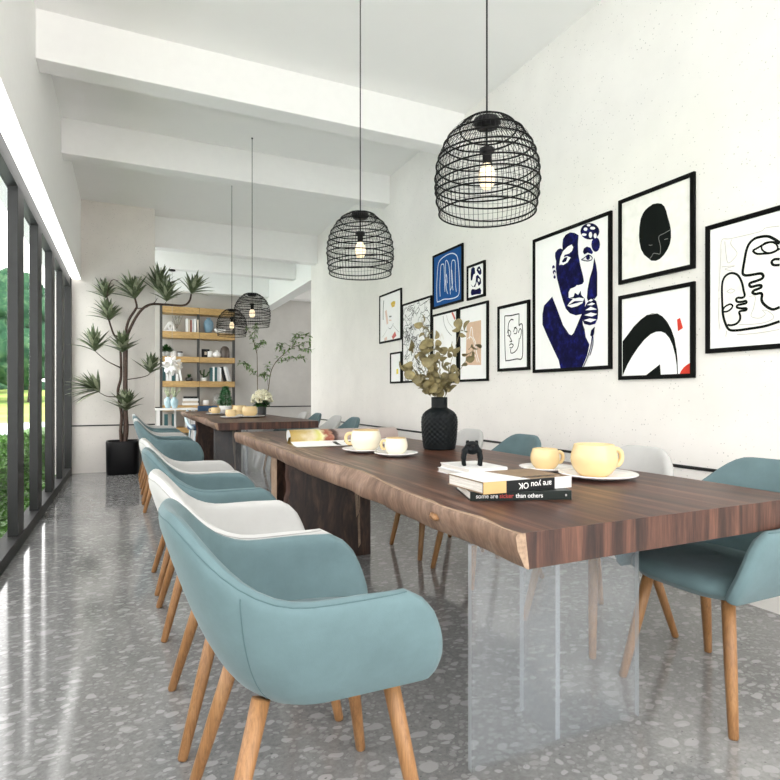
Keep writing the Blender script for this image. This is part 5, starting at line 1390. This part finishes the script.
# ------------------------------------------------------------------ desk, vases, navy chair, petal lamp
dk = thing('writing_desk', 'slim white desk before the bookshelf carrying two blue vases', 'desk', (.895, 12.20, 0))
MB().box(-.41, .41, -.25, .25, .775, .815, bev=.008).build('desk_top', 'porcelain', dk)
for x in (-.33, .33):
    for y in (-.2, .2):
        MB().box(x - .022, x + .022, y - .022, y + .022, 0, .775).build('leg', 'porcelain', dk)
MB().box(-.02, .02, .15, .2, 0, .775).build('leg', 'porcelain', dk)
for (x, y, s, lab) in ((.755, 12.30, 1.0, 'pale blue vase with cactus stems on the desk, the left one behind'), (.865, 12.10, .98, 'pale blue vase with cactus stems on the desk, the right one in front')):
    v_ = MB().lathe([(a * .70 * s, b * .66 * s) for a, b in VS], 28).build('ceramic_vase', 'blue_cer'); v_.location = (x, y, .815)
    tag(v_, lab, 'vase', 'pale blue vases on the desk')
    cs = thing('cactus_stems', 'green cactus stems standing in the ' + ('left' if x < .8 else 'right') + ' pale blue vase on the desk', 'plant', (x, y, .815 + .20 * s), 0, 'cactus stems on the desk')
    c_ = MB()
    for k in range(9):
        a = k * 2.4; q = .012 + .05 * (k % 3) / 2
        c_.tube([(0, 0, 0), (q * math.cos(a), q * math.sin(a), .10), (q * 2.0 * math.cos(a), q * 2.0 * math.sin(a), .16 + .06 * (k % 2))], [.007, .015, .007], 8)
    c_.build('cactus_body', 'leaf_drac_edge', cs)
ch = thing('desk_chair', 'navy upholstered chair with a pale blue shell, behind the far end of the far table', 'chair', (1.36, 11.62, 0), .2)
MB().box(-.25, .25, -.22, .22, .40, .50, bev=.03).build('seat', 'navyfab', ch)
MB().box(-.06 + .02, .36, .18, .25, .62, .87, bev=.03).build('backrest', 'navyfab', ch)
MB().tube(catmull([(-.27, -.22, .44), (-.29, 0, .52), (-.28, .2, .66), (-.22, .24, .78)], 5), [.03] * 16, 10).build('shell_arm', 'ltblue', ch)
for sx in (-1, 1):
    for sy in (-1, 1):
        MB().tube([(.2 * sx, .17 * sy, .40), (.23 * sx, .2 * sy, 0)], [.02, .014], 10).build('leg', 'ltblue', ch)
pt = thing('petal_lamp', 'white flower-like pendant lamp of curled petals hanging before the bookshelf', 'lamp', (.728, 10.72, 1.605))
mb = MB()
for i in range(38):
    z = 1 - 2 * (i + .5) / 38; a = i * 2.399; r = math.sqrt(1 - z * z)
    d = Vector((r * math.cos(a), r * math.sin(a), z)); e1 = d.orthogonal().normalized(); e2 = d.cross(e1)
    ph = rd.uniform(0, 6.28); f1 = e1 * math.cos(ph) + e2 * math.sin(ph); f2 = d.cross(f1)
    rows = []
    for k in range(5):
        u = k / 4 - .5
        rows.append([d * .8 * (.135 + .035 * (1 - 4 * w_ * w_) + .11 * u) + f1 * u * .10 + f2 * w_ * .085 * (1 - 1.6 * u * u) for w_ in (-.5, -.25, 0, .25, .5)])
    mb.grid(rows)
mb.build('petals', 'porcelain', pt)
MB().tube([(0, 0, .10), (0, 0, 3.31 - 1.605)], .003, 6).build('cord', 'grey_dark', pt)
MB().lathe([(.055, 3.31 - 1.605 - .025), (.055, 3.31 - 1.605 - .001)], 24).build('ceiling_rose', 'black', pt)
MB().blob((0, 0, 0), .05, .05, .05, 14, 10).build('bulb', 'bulb', pt)

# ------------------------------------------------------------------ light: daylight
w = bpy.data.worlds.new('World'); SC.world = w; w.use_nodes = True
nt = w.node_tree; bg = nt.nodes['Background']
tc = nt.nodes.new('ShaderNodeTexCoord'); sp = nt.nodes.new('ShaderNodeSeparateXYZ'); nt.links.new(tc.outputs['Generated'], sp.inputs[0])
rp = nt.nodes.new('ShaderNodeValToRGB'); e = rp.color_ramp.elements
e[0].position = 0.0; e[0].color = (1, .98, .962, 1); e[1].position = .7; e[1].color = (.985, .972, .968, 1)
nt.links.new(sp.outputs[2], rp.inputs[0]); nt.links.new(rp.outputs[0], bg.inputs['Color'])
bg.inputs['Strength'].default_value = WORLD
sl = bpy.data.lights.new('sun', 'SUN'); sl.energy = SUN; sl.angle = .05; sl.color = (1, .975, .945)
so = bpy.data.objects.new('sun', sl); COL.objects.link(so); so.rotation_euler = (math.radians(28), math.radians(7), 0)

vs_ = SC.view_settings
vs_.view_transform = 'Standard'; vs_.look = 'None'; vs_.gamma = 1; vs_.use_curve_mapping = False; vs_.exposure = EXPO
cy = SC.cycles
cy.max_bounces = 12; cy.diffuse_bounces = 10; cy.glossy_bounces = 4; cy.transparent_max_bounces = 16; cy.use_denoising = True
cy.caustics_reflective = False; cy.caustics_refractive = False; cy.sample_clamp_indirect = 6
